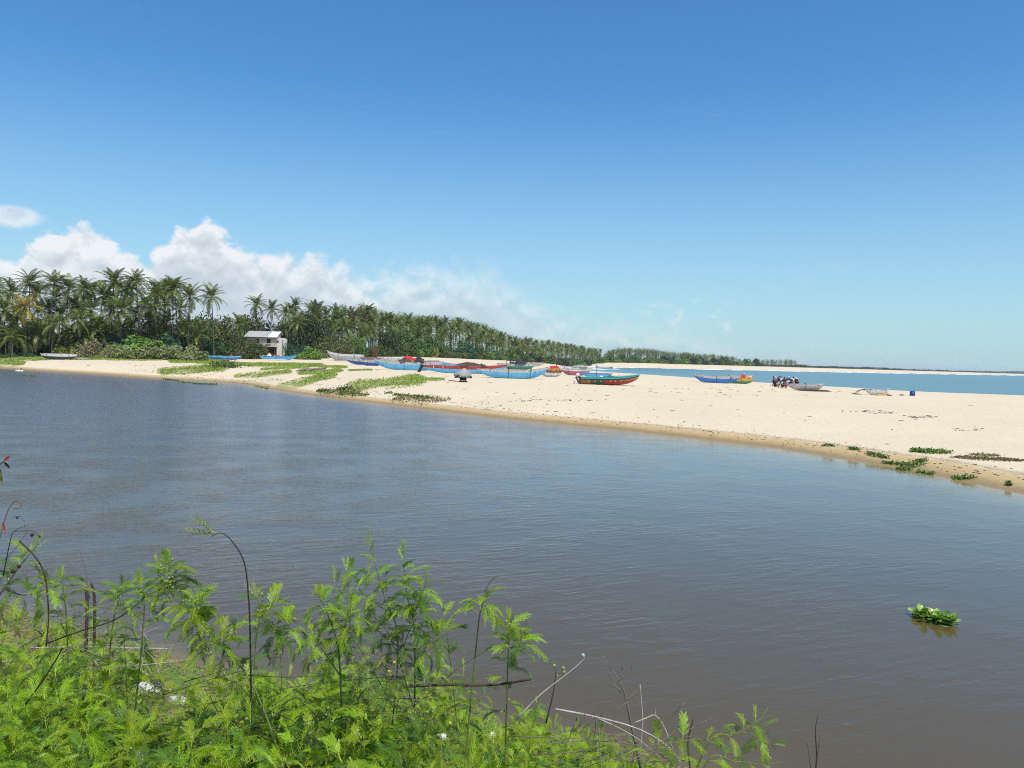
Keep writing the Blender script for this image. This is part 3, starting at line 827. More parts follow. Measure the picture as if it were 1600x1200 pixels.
def bush(px, Y, wpx, hpx, kind, label=None, cat='shrub', group=None, shape='bush', name=None, sink=0.1, d2=0.8):
    x = at_px(px, Y); z = ground_z(x, Y); W = wpx * Y / FPX / 1.75; H = hpx * Y / FPX / 1.02
    root = empty(name or ('tree' if shape == 'tree' else 'shrub'), (x, Y, z - sink), random.uniform(0, 6.28))
    tag(root, label, cat, group)
    src = {'bush': BUSH, 'small': BUSH_S, 'tree': TREEC, 'dry': DRY}[shape]
    c = link('foliage' if shape != 'tree' else 'crown', random.choice(src), root, LEAFCOL[kind]); c.scale = (W, W, H)
    st = {'bush': STEM, 'small': STEM, 'tree': STEM_T, 'dry': STEM_D}[shape]
    s = link('stem' if shape != 'tree' else 'trunk', random.choice(st), root); s.scale = (W, W, H)
    return root
TG = 'broadleaf trees inside the palm grove'
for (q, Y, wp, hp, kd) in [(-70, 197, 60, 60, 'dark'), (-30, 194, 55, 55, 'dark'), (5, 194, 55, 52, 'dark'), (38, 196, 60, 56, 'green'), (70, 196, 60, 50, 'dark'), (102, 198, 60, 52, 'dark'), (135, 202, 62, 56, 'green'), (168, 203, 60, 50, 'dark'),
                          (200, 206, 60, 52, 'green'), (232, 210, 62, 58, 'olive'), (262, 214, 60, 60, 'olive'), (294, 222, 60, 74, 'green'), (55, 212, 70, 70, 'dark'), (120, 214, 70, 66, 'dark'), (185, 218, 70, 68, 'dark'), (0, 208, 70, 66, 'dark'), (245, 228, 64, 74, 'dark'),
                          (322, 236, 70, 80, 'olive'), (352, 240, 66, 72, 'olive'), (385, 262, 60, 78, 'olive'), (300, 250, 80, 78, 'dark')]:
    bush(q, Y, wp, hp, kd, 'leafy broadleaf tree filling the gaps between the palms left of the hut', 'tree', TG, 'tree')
singles = [
    (478, 254, 66, 80, 'dark', 'large dark broadleaf tree just right of the hut', 'tree', 'tree'),
    (452, 262, 54, 66, 'dark', 'dark tree crown between the hut block and the large dark tree', 'tree', 'tree'),
    (519, 250, 74, 52, 'olive', 'round olive green tree with a smooth domed crown behind the grey canoe', 'tree', 'tree'),
    (500, 262, 46, 60, 'dark', 'brownish dark tree squeezed between the dark tree and the olive one', 'tree', 'tree'),
    (552, 262, 40, 42, 'bright', 'light green bush tree between the olive tree and the palm grove', 'tree', 'tree'),
    (416, 270, 50, 60, 'dark', 'dark tree crown standing straight behind the hut roof', 'tree', 'tree'),
    (572, 258, 34, 22, 'green', 'low green bush at the foot of the light green tree', 'shrub', 'bush'),
    (583, 257, 15, 21, 'red', 'withered red brown bush among green ones at the beach edge', 'shrub', 'small'),
    (392, 212, 56, 38, 'olive', 'olive green tree hiding the left half of the hut', 'tree', 'tree'),
    (425, 216, 26, 15, 'olive', 'low olive bush growing up against the hut posts', 'shrub', 'small'),
    (374, 214, 44, 28, 'olive', 'brownish low bush left of the olive tree by the hut', 'shrub', 'bush'),
    (461, 224, 36, 30, 'teal', 'dark bluish green bush at the right foot of the hut', 'shrub', 'bush'),
    (480, 219, 44, 24, 'bright', 'bright yellow green bush beside the bow of the blue canoe', 'shrub', 'bush'),
    (500, 234, 30, 12, 'sage', 'low pale grass tuft bush right of the bright bush', 'shrub', 'small'),
    (331, 214, 34, 34, 'teal', 'rounded fresh green bush behind the canoe with the brown stern', 'shrub', 'bush'),
    (352, 216, 36, 28, 'green', 'green bush above the middle of the canoe with the brown stern', 'shrub', 'bush'),
    (256, 192, 50, 46, 'teal', 'rounded dark green bush at the right end of the green bank', 'shrub', 'bush'),
    (173, 194, 60, 46, 'teal', 'bluish green creeper bush behind the dry beige shrub', 'shrub', 'bush'),
    (215, 190, 110, 42, 'bright', 'wide bright green bank of creepers behind the beige scrub', 'shrub', 'bush'),
    (100, 186, 34, 24, 'yellow', 'yellow green bush beside the white canoe', 'shrub', 'bush'),
    (140, 181, 62, 36, 'beige', 'tall dry beige shrub of bare twigs above the little grey skiff', 'shrub', 'dry'),
    (172, 182, 46, 30, 'beige', 'dry straw coloured scrub next to the tall beige shrub', 'shrub', 'dry'),
    (203, 183, 54, 30, 'sage', 'grey green scrub in the middle of the low bank of shrubs', 'shrub', 'small'),
    (235, 184, 54, 30, 'sage', 'grey green scrub behind the dark low bench', 'shrub', 'small'),
    (265, 184, 54, 31, 'sage', 'grey green scrub right above the dark low bench', 'shrub', 'small'),
    (292, 184, 50, 34, 'sage', 'tall sage coloured scrub left of the canoe with the brown stern', 'shrub', 'small'),
    (306, 179, 46, 22, 'sage', 'loose sage coloured scrub spilling onto the sand', 'shrub', 'small'),
    (47, 178, 26, 9, 'teal', 'low tuft of dark grass left of the white canoe', 'shrub', 'small'),
    (70, 190, 40, 22, 'dark', 'dark shaded bush right behind the white canoe', 'shrub', 'bush'),
    (8, 172, 44, 12, 'green', 'grassy green bush on the river corner at the picture edge', 'shrub', 'small'),
]
for (q, Y, wp, hp, kd, lab, cat, shp) in singles:
    bush(q, Y, wp, hp, kd, lab, cat, None, shp)
# hedge of beach bushes under the far grove
q = 592.0; kinds = ['green', 'bright', 'bright', 'green', 'yellow', 'teal', 'olive']
while q < 1180:
    Y = vdepth(q) * 0.985; hp = np.interp(q, [590, 640, 700, 760, 800, 860, 940, 1180], [25, 22, 21, 18, 15, 13, 13, 11])
    wp = hp * random.uniform(1.5, 2.1)
    if q < 760:
        bush(q, Y, wp, hp * random.uniform(0.85, 1.15), random.choice(kinds), 'rounded green bush in the hedge along the back of the beach', 'shrub', 'hedge bushes at the back of the beach')
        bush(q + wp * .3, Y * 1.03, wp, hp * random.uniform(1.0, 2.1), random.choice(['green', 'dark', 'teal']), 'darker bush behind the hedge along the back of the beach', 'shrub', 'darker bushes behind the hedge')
        q += wp * 0.55
    else:
        bush(q, Y, wp * 1.25, hp * random.uniform(0.8, 1.15), random.choice(kinds[:5]), 'low light green bush on the far part of the beach edge', 'shrub', 'low bushes of the far beach edge', 'small')
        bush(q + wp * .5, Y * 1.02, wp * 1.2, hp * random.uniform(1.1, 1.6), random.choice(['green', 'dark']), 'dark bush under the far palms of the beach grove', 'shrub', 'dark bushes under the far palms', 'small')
        q += wp * 0.8

# far coast: low woodland as one mass, and hills beyond
def belt_mesh(name, label, pts, mat):
    src = [np_of(m) for m in BUSH_S]; V = []; F = []; A = []; o = 0
    for (x, y, W, H) in pts:
        v, f, a = random.choice(src); k = 650; f = f[:k]; v = v[:k * 4]; a = a[:k * 4]
        V.append(v * [W, W, H] @ rotz(random.uniform(0, 6.28)).T + [x, y, ground_z(x, y) - 0.3]); F.append(f + o); A.append(a); o += len(v)
    me = mesh_np(name, np.concatenate(V), np.concatenate(F), 4, mat, False, dict(rnd=np.concatenate(A)))
    return tag(link(name, me), label, 'woodland', kind='stuff')
M_FARGREEN = leafmat('far_woodland', [(0, (0.045, 0.065, 0.025)), (0.6, (0.075, 0.098, 0.036)), (1, (0.12, 0.135, 0.055))])
pts_ = []
V2 = V_LINE[11:]
for (ax, ay), (bx, by) in zip(V2[:-1], V2[1:]):
    L = math.hypot(bx - ax, by - ay); n = int(min(L / 9, 60 + L / 60))
    for k in range(n):
        t = random.random(); off = random.uniform(4, 40) * (1 + math.hypot(ax, ay) / 3000)
        nx, ny = -(by - ay) / L, (bx - ax) / L
        sz = 6 + math.hypot(ax, ay) / 260
        pts_.append((ax + (bx - ax) * t + nx * off, ay + (by - ay) * t + ny * off, sz * random.uniform(0.8, 1.6), (3.5 + math.hypot(ax, ay) / 700) * random.uniform(0.6, 1.3)))
belt_mesh('coastal_woodland', 'low dark green woodland along the far coast', pts_, M_FARGREEN)
M_HILL = principled('hill', (0.060, 0.075, 0.050), 0.95, 0.4, 0.004, coord='Object')
rows = []
for row in range(7):
    r_ = []
    for k in range(161):
        a = math.radians(-60 + 120 * k / 160); D = 5200 + row * 380
        prof = 0.62 * (26 + 11 * math.sin(a * 19 + 1) + 7 * math.sin(a * 47) + 3 * math.sin(a * 131 + 2) + 12 * math.exp(-((a - 0.56) / 0.05) ** 2))
        hh = prof * math.sin(math.pi * row / 6) ** 0.7 + random.uniform(-1, 1.2)
        r_.append((math.sin(a) * D, math.cos(a) * D, -3 + (hh if 0 < row < 6 else 0)))
    rows.append(r_)
o = MB().grid(rows).build('hills', M_HILL, None, True); tag(o, 'low dark wooded hills beyond the far coast', kind='structure')

# creepers on the sand, joined leaf by leaf
def ground_cover(name, label, cat, poly_fn, n, leaf, kind, seed, zj=0.10):
    r = np.random.default_rng(seed); X, Y, S = poly_fn(r, n)
    Z = terrain(X, Y); m = len(X)
    C = np.stack([X, Y, Z + r.random(m) * zj + 0.01], 1)
    nrm = r.normal(size=(m, 3)) * 0.6 + np.array([0, -0.1, 0.8]); nrm /= np.linalg.norm(nrm, axis=1)[:, None]
    t1 = np.cross(nrm, r.normal(size=(m, 3))); t1 /= np.linalg.norm(t1, axis=1)[:, None] + 1e-9; t2 = np.cross(nrm, t1)
    sz = (leaf * r.uniform(0.6, 1.4, m) * S)[:, None]
    V = np.stack([C - t1 * sz, C - t2 * sz * .7, C + t1 * sz, C + t2 * sz * .7], 1).reshape(-1, 3)
    me = mesh_np(name, V, np.arange(m * 4).reshape(m, 4), 4, LEAFCOL[kind], False, dict(rnd=np.repeat(r.random(m), 4)))
    return tag(link(name, me), label, cat, kind='stuff')
def patch_points(r, n):
    # sample the area of the spit where the creeper mask is on
    X = r.uniform(-150, 10, n * 14); Y = r.uniform(72, 235, n * 14)
    Z = terrain(X, Y); M = patch_mask(X, Y, Z)
    dR, dN, dS, riv, near, sea = fields(X, Y)
    M = M * (1 + 0.9 * wob(X, Y, 0.8, 41) + .5 * wob(X, Y, 2.6, 42)) * (~riv) * (dR > 1.5)
    keep = r.random(len(X)) < np.clip(M * 1.1 - 0.22, 0, 1)
    X, Y = X[keep], Y[keep]
    return X, Y, np.clip(Y / 120, 0.8, 1.6)
ground_cover('creeping_ground_cover', 'bright green creepers spreading in patches over the sand', 'creeper', patch_points, 60000, 0.115, 'creeper', 3)
def inland_points(r, n):
    X = r.uniform(-190, 30, n * 3); Y = r.uniform(170, 420, n * 3)
    k = inside(X, Y, P_VEG) & (dist_line(X, Y, V_LINE) < 30); return X[k], Y[k], np.full(k.sum(), 2.2)
ground_cover('forest_undergrowth', 'green undergrowth on the floor of the palm grove', 'undergrowth', inland_points, 14000, 0.16, 'green', 5, 0.7)

# ================================================================== hut
def P(name, c, r=0.5, **k): return principled(name, c, r, **k)
M_PLASTER = P('plaster', (0.56, 0.50, 0.42), 0.9, var=0.25, vscale=1.2, bump=0.15)
M_PLASTER_W = P('white_plaster', (0.70, 0.66, 0.56), 0.9, var=0.2, vscale=1.5)
M_ROOF = P('roof_sheet', (0.42, 0.39, 0.37), 0.6, var=0.3, vscale=1.5)
M_ROOF_W = P('new_roof_sheet', (0.72, 0.71, 0.70), 0.5, var=0.1)
M_DARKWOOD = P('dark_wood', (0.07, 0.05, 0.035), 0.9, var=0.3)
M_WOOD = P('weathered_wood', (0.27, 0.20, 0.14), 0.9, var=0.4, vscale=6, bump=0.3)
M_GREYWOOD = P('grey_wood', (0.36, 0.34, 0.31), 0.9, var=0.35, vscale=5, bump=0.3)
M_BLACK = P('black_rubber', (0.02, 0.02, 0.022), 0.6)
M_GLASS = P('dark_glass', (0.02, 0.025, 0.03), 0.15)
hx, hY = at_px(415, 226), 226
hz0 = ground_z(hx, hY) - 0.2
hut = tag(empty('hut', (hx, hY, hz0 + .3), math.radians(-4)), 'small cream two storey hut with a grey and white sheet roof among the palms', 'house')
u = hY / FPX       # metres per pixel of the photograph at the hut
zb = 3.6; zt = 6.2
def wall_with_holes(x0, x1, z0, z1, y, th, holes, name, mat):
    m = MB(); xs = sorted({x0, x1, *[h[0] for h in holes], *[h[1] for h in holes]}); zs = sorted({z0, z1, *[h[2] for h in holes], *[h[3] for h in holes]})
    for a, b in zip(xs[:-1], xs[1:]):
        for c, d in zip(zs[:-1], zs[1:]):
            if any(h[0] <= a and b <= h[1] and h[2] <= c and d <= h[3] for h in holes): continue
            m.box(((a + b) / 2, y, (c + d) / 2), (b - a, th, d - c))
    return m.build(name, mat, hut)
wall_with_holes(-6.0, 3.9, zb, zt + 0.2, -2.0, 0.16, [(-2.9, -1.7, 4.5, 5.7), (1.0, 2.3, 4.5, 5.8)], 'front_wall', M_PLASTER)
MB().box((3.9 + .08, 0, (zb + zt) / 2 + .3), (0.16, 4.1, zt - zb + 0.8)).box((-6.08, 0, (zb + zt) / 2), (0.16, 4.1, zt - zb)).box((-1, 2.1, (zb + zt) / 2 + .5), (10, 0.16, zt - zb + 1)).build('rear_walls', M_PLASTER, hut)
MB().box((-1, 0, zb - 0.12), (10.3, 4.5, 0.22)).build('floor_slab', M_PLASTER, hut)
for (x0, x1, z0, z1) in ((-2.9, -1.7, 4.5, 5.7), (1.0, 2.3, 4.5, 5.8)):
    wn = MB()
    for a in (x0 + .05, x1 - .05, (x0 + x1) / 2): wn.box((a, -2.02, (z0 + z1) / 2), (0.08, 0.1, z1 - z0))
    for c in (z0 + .04, z1 - .04): wn.box(((x0 + x1) / 2, -2.02, c), (x1 - x0, 0.11, 0.08))
    wo_ = wn.build('window', M_DARKWOOD, hut)
    MB().box(((x0 + x1) / 2, -1.97, (z0 + z1) / 2), (x1 - x0, 0.02, z1 - z0)).build('pane', M_GLASS, wo_)
MB().box((1.65, -2.25, 4.28), (1.5, 0.45, 0.35)).build('window_ledge', M_GREYWOOD, hut)
def corrugated(x0, x1, y0, z0_, y1, z1_, name, mat):
    rows = []
    n = int((x1 - x0) / 0.12)
    for t in (0, 1):
        rows.append([(x0 + (x1 - x0) * k / n, y0 + (y1 - y0) * t, z0_ + (z1_ - z0_) * t + 0.035 * (k % 2)) for k in range(n + 1)])
    o = MB().grid(rows).build(name, mat, hut)
    so_ = o.modifiers.new('thickness', 'SOLIDIFY'); so_.thickness = 0.03
    return o
corrugated(-6.8, 1.6, -2.75, 6.22, 1.0, 8.1, 'grey_roof_sheet', M_ROOF)
corrugated(1.62, 4.7, -2.75, 6.25, 1.0, 8.13, 'white_roof_sheet', M_ROOF_W)
corrugated(-6.8, 4.7, 1.0, 8.06, 2.9, 7.1, 'rear_roof_sheet', M_ROOF)
MB().box((-1.05, -2.66, 6.12), (11.4, 0.10, 0.16)).build('eave_board', M_DARKWOOD, hut)
for a, b in ((-5.6, -1.9), (-2.6, -1.9), (0.9, -1.9), (3.7, -1.9), (3.7, 1.9), (-5.6, 1.9), (0.9, 1.9)):
    MB().box((a, b, zb / 2 - 0.12), (0.28, 0.28, zb - 0.22)).build('post', M_DARKWOOD if b < 0 else M_PLASTER, hut)
MB().box((-1, 1.7, 1.7), (9.4, 0.15, 3.3)).build('lower_wall', M_DARKWOOD, hut)
MB().box((5.0, 0.2, 3.2), (1.9, 2.6, 6.0)).box((6.3, 0.6, 3.1), (0.62, 1.8, 5.8)).build('side_block', M_PLASTER_W, hut)
MB().box((5.92, -0.4, 3.4), (0.14, 1.5, 4.2)).build('drain_pipe', M_GREYWOOD, hut)
MB().box((4.45, -1.14, 5.0), (0.5, 0.1, 0.5)).build('vent', M_BLACK, hut)
tag(MB().box((0, 0, 0), (1.9, 1.1, 1.0)).box((0.1, 0.1, 0.75), (1.2, 0.8, 0.5)).build('crate_stack', M_DARKWOOD), 'dark crates stored in the shade under the hut', 'crates').location = (hx + 1.7, hY - 0.6, hz0 + 0.75)

hut.scale = (.84, .92, .94)
# ================================================================== boats
CB = dict(
    sky=P('light_blue_paint', (0.13, 0.43, 0.66), 0.5, var=0.4, vscale=1.7, dark=(0.06, 0.28, 0.50), bump=0.15, bscale=8),
    sky2=P('pale_blue_paint', (0.16, 0.46, 0.66), 0.4, var=0.35, vscale=2.5, dark=(0.06, 0.30, 0.52)),
    navy=P('deep_blue_paint', (0.035, 0.11, 0.34), 0.4, var=0.35, vscale=2.0, dark=(0.015, 0.05, 0.24)),
    mid=P('mid_blue_paint', (0.05, 0.18, 0.52), 0.4, var=0.3, vscale=2.0),
    white=P('off_white_paint', (0.62, 0.60, 0.56), 0.5, var=0.3, vscale=2.5, dark=(0.36, 0.34, 0.31)),
    grey=P('grey_paint', (0.42, 0.42, 0.41), 0.6, var=0.4, vscale=3, dark=(0.22, 0.21, 0.20)),
    paleplank=P('sun_bleached_plank', (0.47, 0.41, 0.37), 0.8, var=0.4, vscale=4, dark=(0.25, 0.20, 0.17), bump=0.2),
    red=P('red_paint', (0.34, 0.045, 0.035), 0.6, var=0.4, vscale=2, dark=(0.24, 0.02, 0.02)),
    pink=P('faded_pink_paint', (0.42, 0.17, 0.18), 0.6, var=0.4, vscale=2.5, dark=(0.30, 0.06, 0.08)),
    brown=P('brown_paint', (0.24, 0.12, 0.06), 0.7, var=0.4, vscale=3),
    orange=P('orange_paint', (0.60, 0.28, 0.04), 0.5, var=0.25, vscale=3),
    green=P('green_paint', (0.05, 0.22, 0.13), 0.5, var=0.3, vscale=3),
    teal=P('teal_paint', (0.06, 0.42, 0.40), 0.4, var=0.2, vscale=3),
    black=M_BLACK, wood=M_WOOD, grewood=M_GREYWOOD, dark=M_DARKWOOD,
    charcoal=P('dark_hull_paint', (0.05, 0.055, 0.06), 0.6, var=0.3),
    yellow=P('yellow_paint', (0.66, 0.42, 0.05), 0.5),
)
M_NET = P('heaped_net', (0.10, 0.065, 0.05), 0.95, var=0.6, vscale=9, dark=(0.03, 0.025, 0.025), bump=1.0, bscale=14)
M_NET_Y = P('yellow_net', (0.52, 0.33, 0.07), 0.95, var=0.5, vscale=9, bump=1.0, bscale=14)
M_NET_B = P('dark_net', (0.04, 0.045, 0.055), 0.95, var=0.5, vscale=9, bump=1.0, bscale=14)
M_TARP = P('grey_tarpaulin', (0.33, 0.33, 0.31), 0.7, var=0.25, vscale=3, bump=0.6, bscale=6)
M_ROPE = P('rope', (0.16, 0.13, 0.09), 0.95)
M_CLOTH_R = P('red_cloth', (0.50, 0.03, 0.03), 0.8, bump=0.5, bscale=8)
M_CLOTH_W = P('white_cloth', (0.66, 0.65, 0.62), 0.8, bump=0.5, bscale=8)

def hull_shape(L, B, H, rl, rr, kr=0.75, ns=33, full=2.3, belly=0.75):
    st = []
    for i in range(ns):
        s = -1 + 2 * i / (ns - 1); a = abs(s); r_ = rl if s < 0 else rr
        b = 0.5 * B * (max(0.0, 1 - a ** full)) ** 0.8 + 0.02
        zs = H * (1 + r_ * a ** 2.6)
        zk = max(0.0, zs - 0.10 * H) * a ** 3.0
        st.append((s * L / 2, b, zk, zs))
    return st
def section_rows(st, inset=0.0, n=10, belly=0.75, top=1.0, dz=0.0):
    rows = []
    for (x, b, zk, zs) in st:
        r_ = []; b2 = max(0.01, b - inset); z0 = zk + inset + dz; zt_ = zk + (zs - zk) * top
        for j in range(n + 1):
            ph = -math.pi / 2 + math.pi * j / n
            r_.append((x, b2 * math.copysign(abs(math.sin(ph)) ** belly, math.sin(ph)), zt_ - (zt_ - z0) * max(0.0, math.cos(ph)) ** 0.85))
        rows.append(r_)
    return rows
def canoe(label, px0, px1, py, yaw, hpx, hull, strake, rl=0.35, rr=0.6, beam=0.95, out=None, booms=(-0.3, 0.35), strap=True, sh=0.30, name='outrigger_canoe',
          boomc='grewood', floatc='grewood', roll=0.0, lift=0.0, group=None, cat='canoe', outd=2.3, thwarts=4, depth=None):
    c = on_ground((px0 + px1) / 2, depth) if depth else hit((px0 + px1) / 2, py)
    d = c.y; L = (px1 - px0) * d / FPX / math.cos(math.radians(yaw)); H = hpx * d / FPX
    root = tag(empty(name, (c.x, c.y, c.z - 0.04 + lift), math.radians(yaw)), label, cat, group)
    root.rotation_euler = (math.radians(roll), 0, math.radians(yaw))
    Hh = H * (1 - sh); st = hull_shape(L, beam, Hh, rl, rr)
    m = MB(); outer = section_rows(st); inner = section_rows(st, 0.05, dz=0.05)
    m.grid(outer); m.grid([list(reversed(r_)) for r_ in inner])
    m.grid([[o[0], i_[0]] for o, i_ in zip(outer, inner)]); m.grid([[i_[-1], o[-1]] for o, i_ in zip(outer, inner)])
    m.build('hull', CB[hull], root, True)
    # upper plank (washstrake), standing proud on both edges
    w_ = MB()
    for s in (-1, 1):
        lo = [(x, s * max(.015, b - 0.05), zs - 0.03) for x, b, zk, zs in st]; hi = [(x, s * max(.015, b - 0.10), zs + sh * H * (1 - 0.5 * abs(x / L * 2) ** 5)) for x, b, zk, zs in st]
        hi2 = [(a, q - s * 0.035, z) for a, q, z in hi]; lo2 = [(a, q - s * 0.035, z) for a, q, z in lo]
        w_.grid([lo, hi] if s > 0 else [hi, lo]); w_.grid([hi2, lo2] if s > 0 else [lo2, hi2]); w_.grid([hi, hi2] if s > 0 else [hi2, hi])
    w_.build('washstrake', CB[strake], root)
    g = MB()
    for s in (-1, 1):
        g.tube([(x, s * max(.02, b - 0.10), zs + sh * H * (1 - 0.5 * abs(x / L * 2) ** 5)) for x, b, zk, zs in st[::2]], 0.028, 5)
    g.build('gunwale', CB['paleplank'], root)
    for k in range(thwarts):
        x = L * (-0.32 + 0.64 * k / max(1, thwarts - 1))
        MB().box((x, 0, Hh + sh * H * 0.75), (0.16, beam * 0.86, 0.05)).build('thwart', CB['wood'], root)
    # end pieces
    for e, q in ((0, -1), (-1, 1)):
        x, b, zk, zs = st[e]
        MB().tube([(x - q * 0.25, 0, zs - 0.02 + sh * H * .5), (x + q * 0.02, 0, zs + sh * H * 0.5), (x + q * 0.16, 0, zs + sh * H * 0.75)], [0.07, 0.06, 0.035], 6).build('stem_post', CB[strake], root)
    if strap:
        for f in booms:
            i = int((f + 1) / 2 * (len(st) - 1)); x, b, zk, zs = st[i]
            pts2 = [(x, (b + 0.012) * math.copysign(abs(math.sin(p)) ** .75, math.sin(p)), zs + sh * H * 0.8 - (zs + sh * H * 0.8 - zk + 0.012) * max(0, math.cos(p)) ** .7) for p in [(-math.pi / 2 + math.pi * j / 12) for j in range(13)]]
            MB().tube(pts2, 0.03, 5).build('lashing', M_BLACK, root)
    if out:
        sd = 1 if out == 'far' else -1
        for f in booms:
            x = f * L / 2; zt_ = Hh + sh * H + 0.05
            MB().tube([(x, -sd * beam * 0.5, zt_), (x, sd * 0.3, zt_ + 0.10), (x, sd * outd * 0.55, zt_ + 0.16), (x, sd * outd * 0.85, zt_ - 0.1), (x, sd * outd, 0.20)], [0.05, 0.055, 0.05, 0.045, 0.035], 6).build('boom', CB[boomc], root)
        n = 9; Lf = L * 0.62; P_ = [(-Lf / 2 + Lf * k / (n - 1), sd * outd, 0.13 + 0.16 * abs(2 * k / (n - 1) - 1) ** 3) for k in range(n)]
        MB().tube(P_, [0.03, 0.09, 0.12, 0.13, 0.13, 0.13, 0.12, 0.09, 0.03], 8).build('float', CB[floatc], root, True)
    root['L'] = L; root['H'] = H
    if 0: print('CANOE %4d y%5.1f depth %.0f z %.2f L %.1f H %.2f' % (px0, py, d, c.z, L, H))
    return root
def heap(root, x, dx, dy, dz, mat, label, cat='fishing net', name='fishing_net', seed=1, z=None, y=0.0):
    "irregular pile lying in or on something"
    r = random.Random(seed); m = MB()
    mw = root.matrix_basis
    c0 = Vector((x, y, root['H'] * 0.92 if z is None else z))
    nu, nv = 16, 6; rows = []
    for a in range(nv + 1):
        row = []
        for b in range(nu + 1):
            ph = 2 * math.pi * (b % nu) / nu; t = a / nv
            rr2 = math.cos(t * math.pi / 2) ** 0.7 * (1 + 0.22 * math.sin(ph * 3 + seed) + 0.13 * math.sin(ph * 5 + seed * 2))
            rr2 *= 1 + r.uniform(-.16, .16)
            row.append(Vector((dx / 2 * rr2 * math.cos(ph), dy / 2 * rr2 * math.sin(ph), 0.62 * dz * math.sin(t * math.pi / 2) ** 1.3 * (1 + 0.45 * math.sin(ph * 2 + seed) + .3 * math.sin(ph * 5 + seed)) + r.uniform(-.22, .22) * dz * t + .02)))
        row[-1] = row[0]; rows.append(row)
    m.grid(rows); o = m.build(name, mat, None, True)
    loc = Vector((math.cos(root.rotation_euler.z) * c0.x - math.sin(root.rotation_euler.z) * c0.y, math.sin(root.rotation_euler.z) * c0.x + math.cos(root.rotation_euler.z) * c0.y, c0.z)) + root.location
    o.location = loc; o.rotation_euler = (0, 0, root.rotation_euler.z)
    return tag(o, label, cat)
def pole(p0, p1, r, mat, label, name='pole', cat='pole'):
    b = Vector(p0); o = MB().tube([Vector((0, 0, 0)), (Vector(p1) - b) * 0.5 + Vector((0, 0, .02)), Vector(p1) - b], [r, r, r * 0.8], 6).build(name, mat)
    o.location = b; return tag(o, label, cat)

# left bank
b = canoe('white canoe with a dark bottom drawn up under the left palms', 65, 119, 562, 4, 9.5, 'charcoal', 'white', 0.25, 0.25, 1.1, None, strap=False, sh=0.45)
b = canoe('small flat grey skiff on the sand right of the white canoe', 117, 137, 562.3, 2, 3.2, 'grey', 'grey', 0.15, 0.15, 0.8, None, strap=False, thwarts=2, name='skiff', cat='skiff')
bp = hit(258, 559.5)
o = tag(empty('bench', (bp.x, bp.y, bp.z), 0.05), 'low dark plank bench at the edge of the grey green scrub', 'bench')
MB().box((0, 0, 0.5), (3.6, 0.45, 0.12)).build('seat', M_DARKWOOD, o)
for q in (-1.0, 1.0): MB().box((q, 0, 0.2), (0.14, 0.4, 0.46)).build('leg', M_DARKWOOD, o)
b = canoe('blue canoe with a brown stern beached left of the hut', 322, 378, 560.5, -3, 6.2, 'mid', 'sky2', 0.15, 0.5, 1.0, 'far', sh=0.35, depth=196)
b = canoe('blue canoe with bow raised to the right in front of the hut', 406, 463, 560.5, 3, 6.2, 'sky', 'mid', 0.2, 0.75, 1.0, 'near', (-0.7, -0.1), depth=204, sh=0.3, boomc='white', floatc='white')
heap(b, -2.2, 1.2, 0.9, 0.9, M_CLOTH_W, 'pale sheet bundled over the side of the canoe by the hut', 'sheet', 'sheet', 4)
b = canoe('weathered grey canoe with upturned left end, beached before the round olive tree', 511, 569, 564, -3, 11, 'grey', 'white', 0.75, 0.1, 1.1, 'near', (-0.35, 0.5), sh=0.3)
# driftwood log canoe in the grass
p0 = hit(463, 582.5); p1 = hit(510, 577.5)
lg = tag(empty('log', ((p0 + p1) / 2), math.atan2(p1.y - p0.y, p1.x - p0.x)), 'long brown driftwood log lying in the green creepers', 'log'); LL = (p1 - p0).length
MB().tube([(-LL / 2, 0, 0.15), (-LL / 4, 0.1, 0.25), (0, 0, 0.22), (LL / 4, -0.1, 0.3), (LL / 2, 0, 0.5)], [0.10, 0.24, 0.26, 0.24, 0.12], 8).build('trunk', M_WOOD, lg, True)
MB().tube([(-LL * .3, -0.5, 0.1), (-LL * .1, -0.35, 0.3), (LL * .2, -0.4, 0.2)], [0.08, 0.12, 0.06], 6).build('branch', M_WOOD, lg, True)
# the crowded row of canoes
BG = None
b = canoe('deep blue canoe, leftmost of the crowded row, with a pale pointed left end', 541, 600, 570, -2, 8, 'navy', 'paleplank', 0.5, 0.2, 0.9, None, sh=0.36)
b = canoe('deep blue canoe lying just in front of the leftmost deep blue one', 561, 600, 571.5, 2, 7.5, 'navy', 'paleplank', 0.4, 0.2, 0.9, None, sh=0.3)
b = canoe('turquoise canoe behind the long light blue one with pale planking', 598, 662, 571.5, 1, 9, 'teal', 'paleplank', 0.3, 0.25, 0.9, 'far', sh=0.35)
heap(b, 1.5, 3.5, 0.9, 0.7, M_CLOTH_R, 'dull red tarpaulin on the turquoise canoe', 'tarpaulin', 'tarpaulin', 9)
b = canoe('long light blue canoe with dark nets on it, its left end upturned and white', 585, 692, 578.5, 2, 13, 'sky', 'paleplank', 0.65, 0.5, 1.0, 'far', (-0.1, 0.5), sh=0.32)
heap(b, -0.8, 2.6, 1.0, 0.8, M_NET, 'dark brown net heaped on the long light blue canoe, left heap', seed=2)
heap(b, 1.8, 2.2, 1.0, 0.9, M_NET_B, 'blackish net heaped on the long light blue canoe, right heap', seed=3)
b = canoe('light blue canoe pointing away, only its raised left end clear, behind the red one', 686, 735, 579, -24, 11, 'sky2', 'sky', 0.45, 0.3, 0.95, None, sh=0.2)
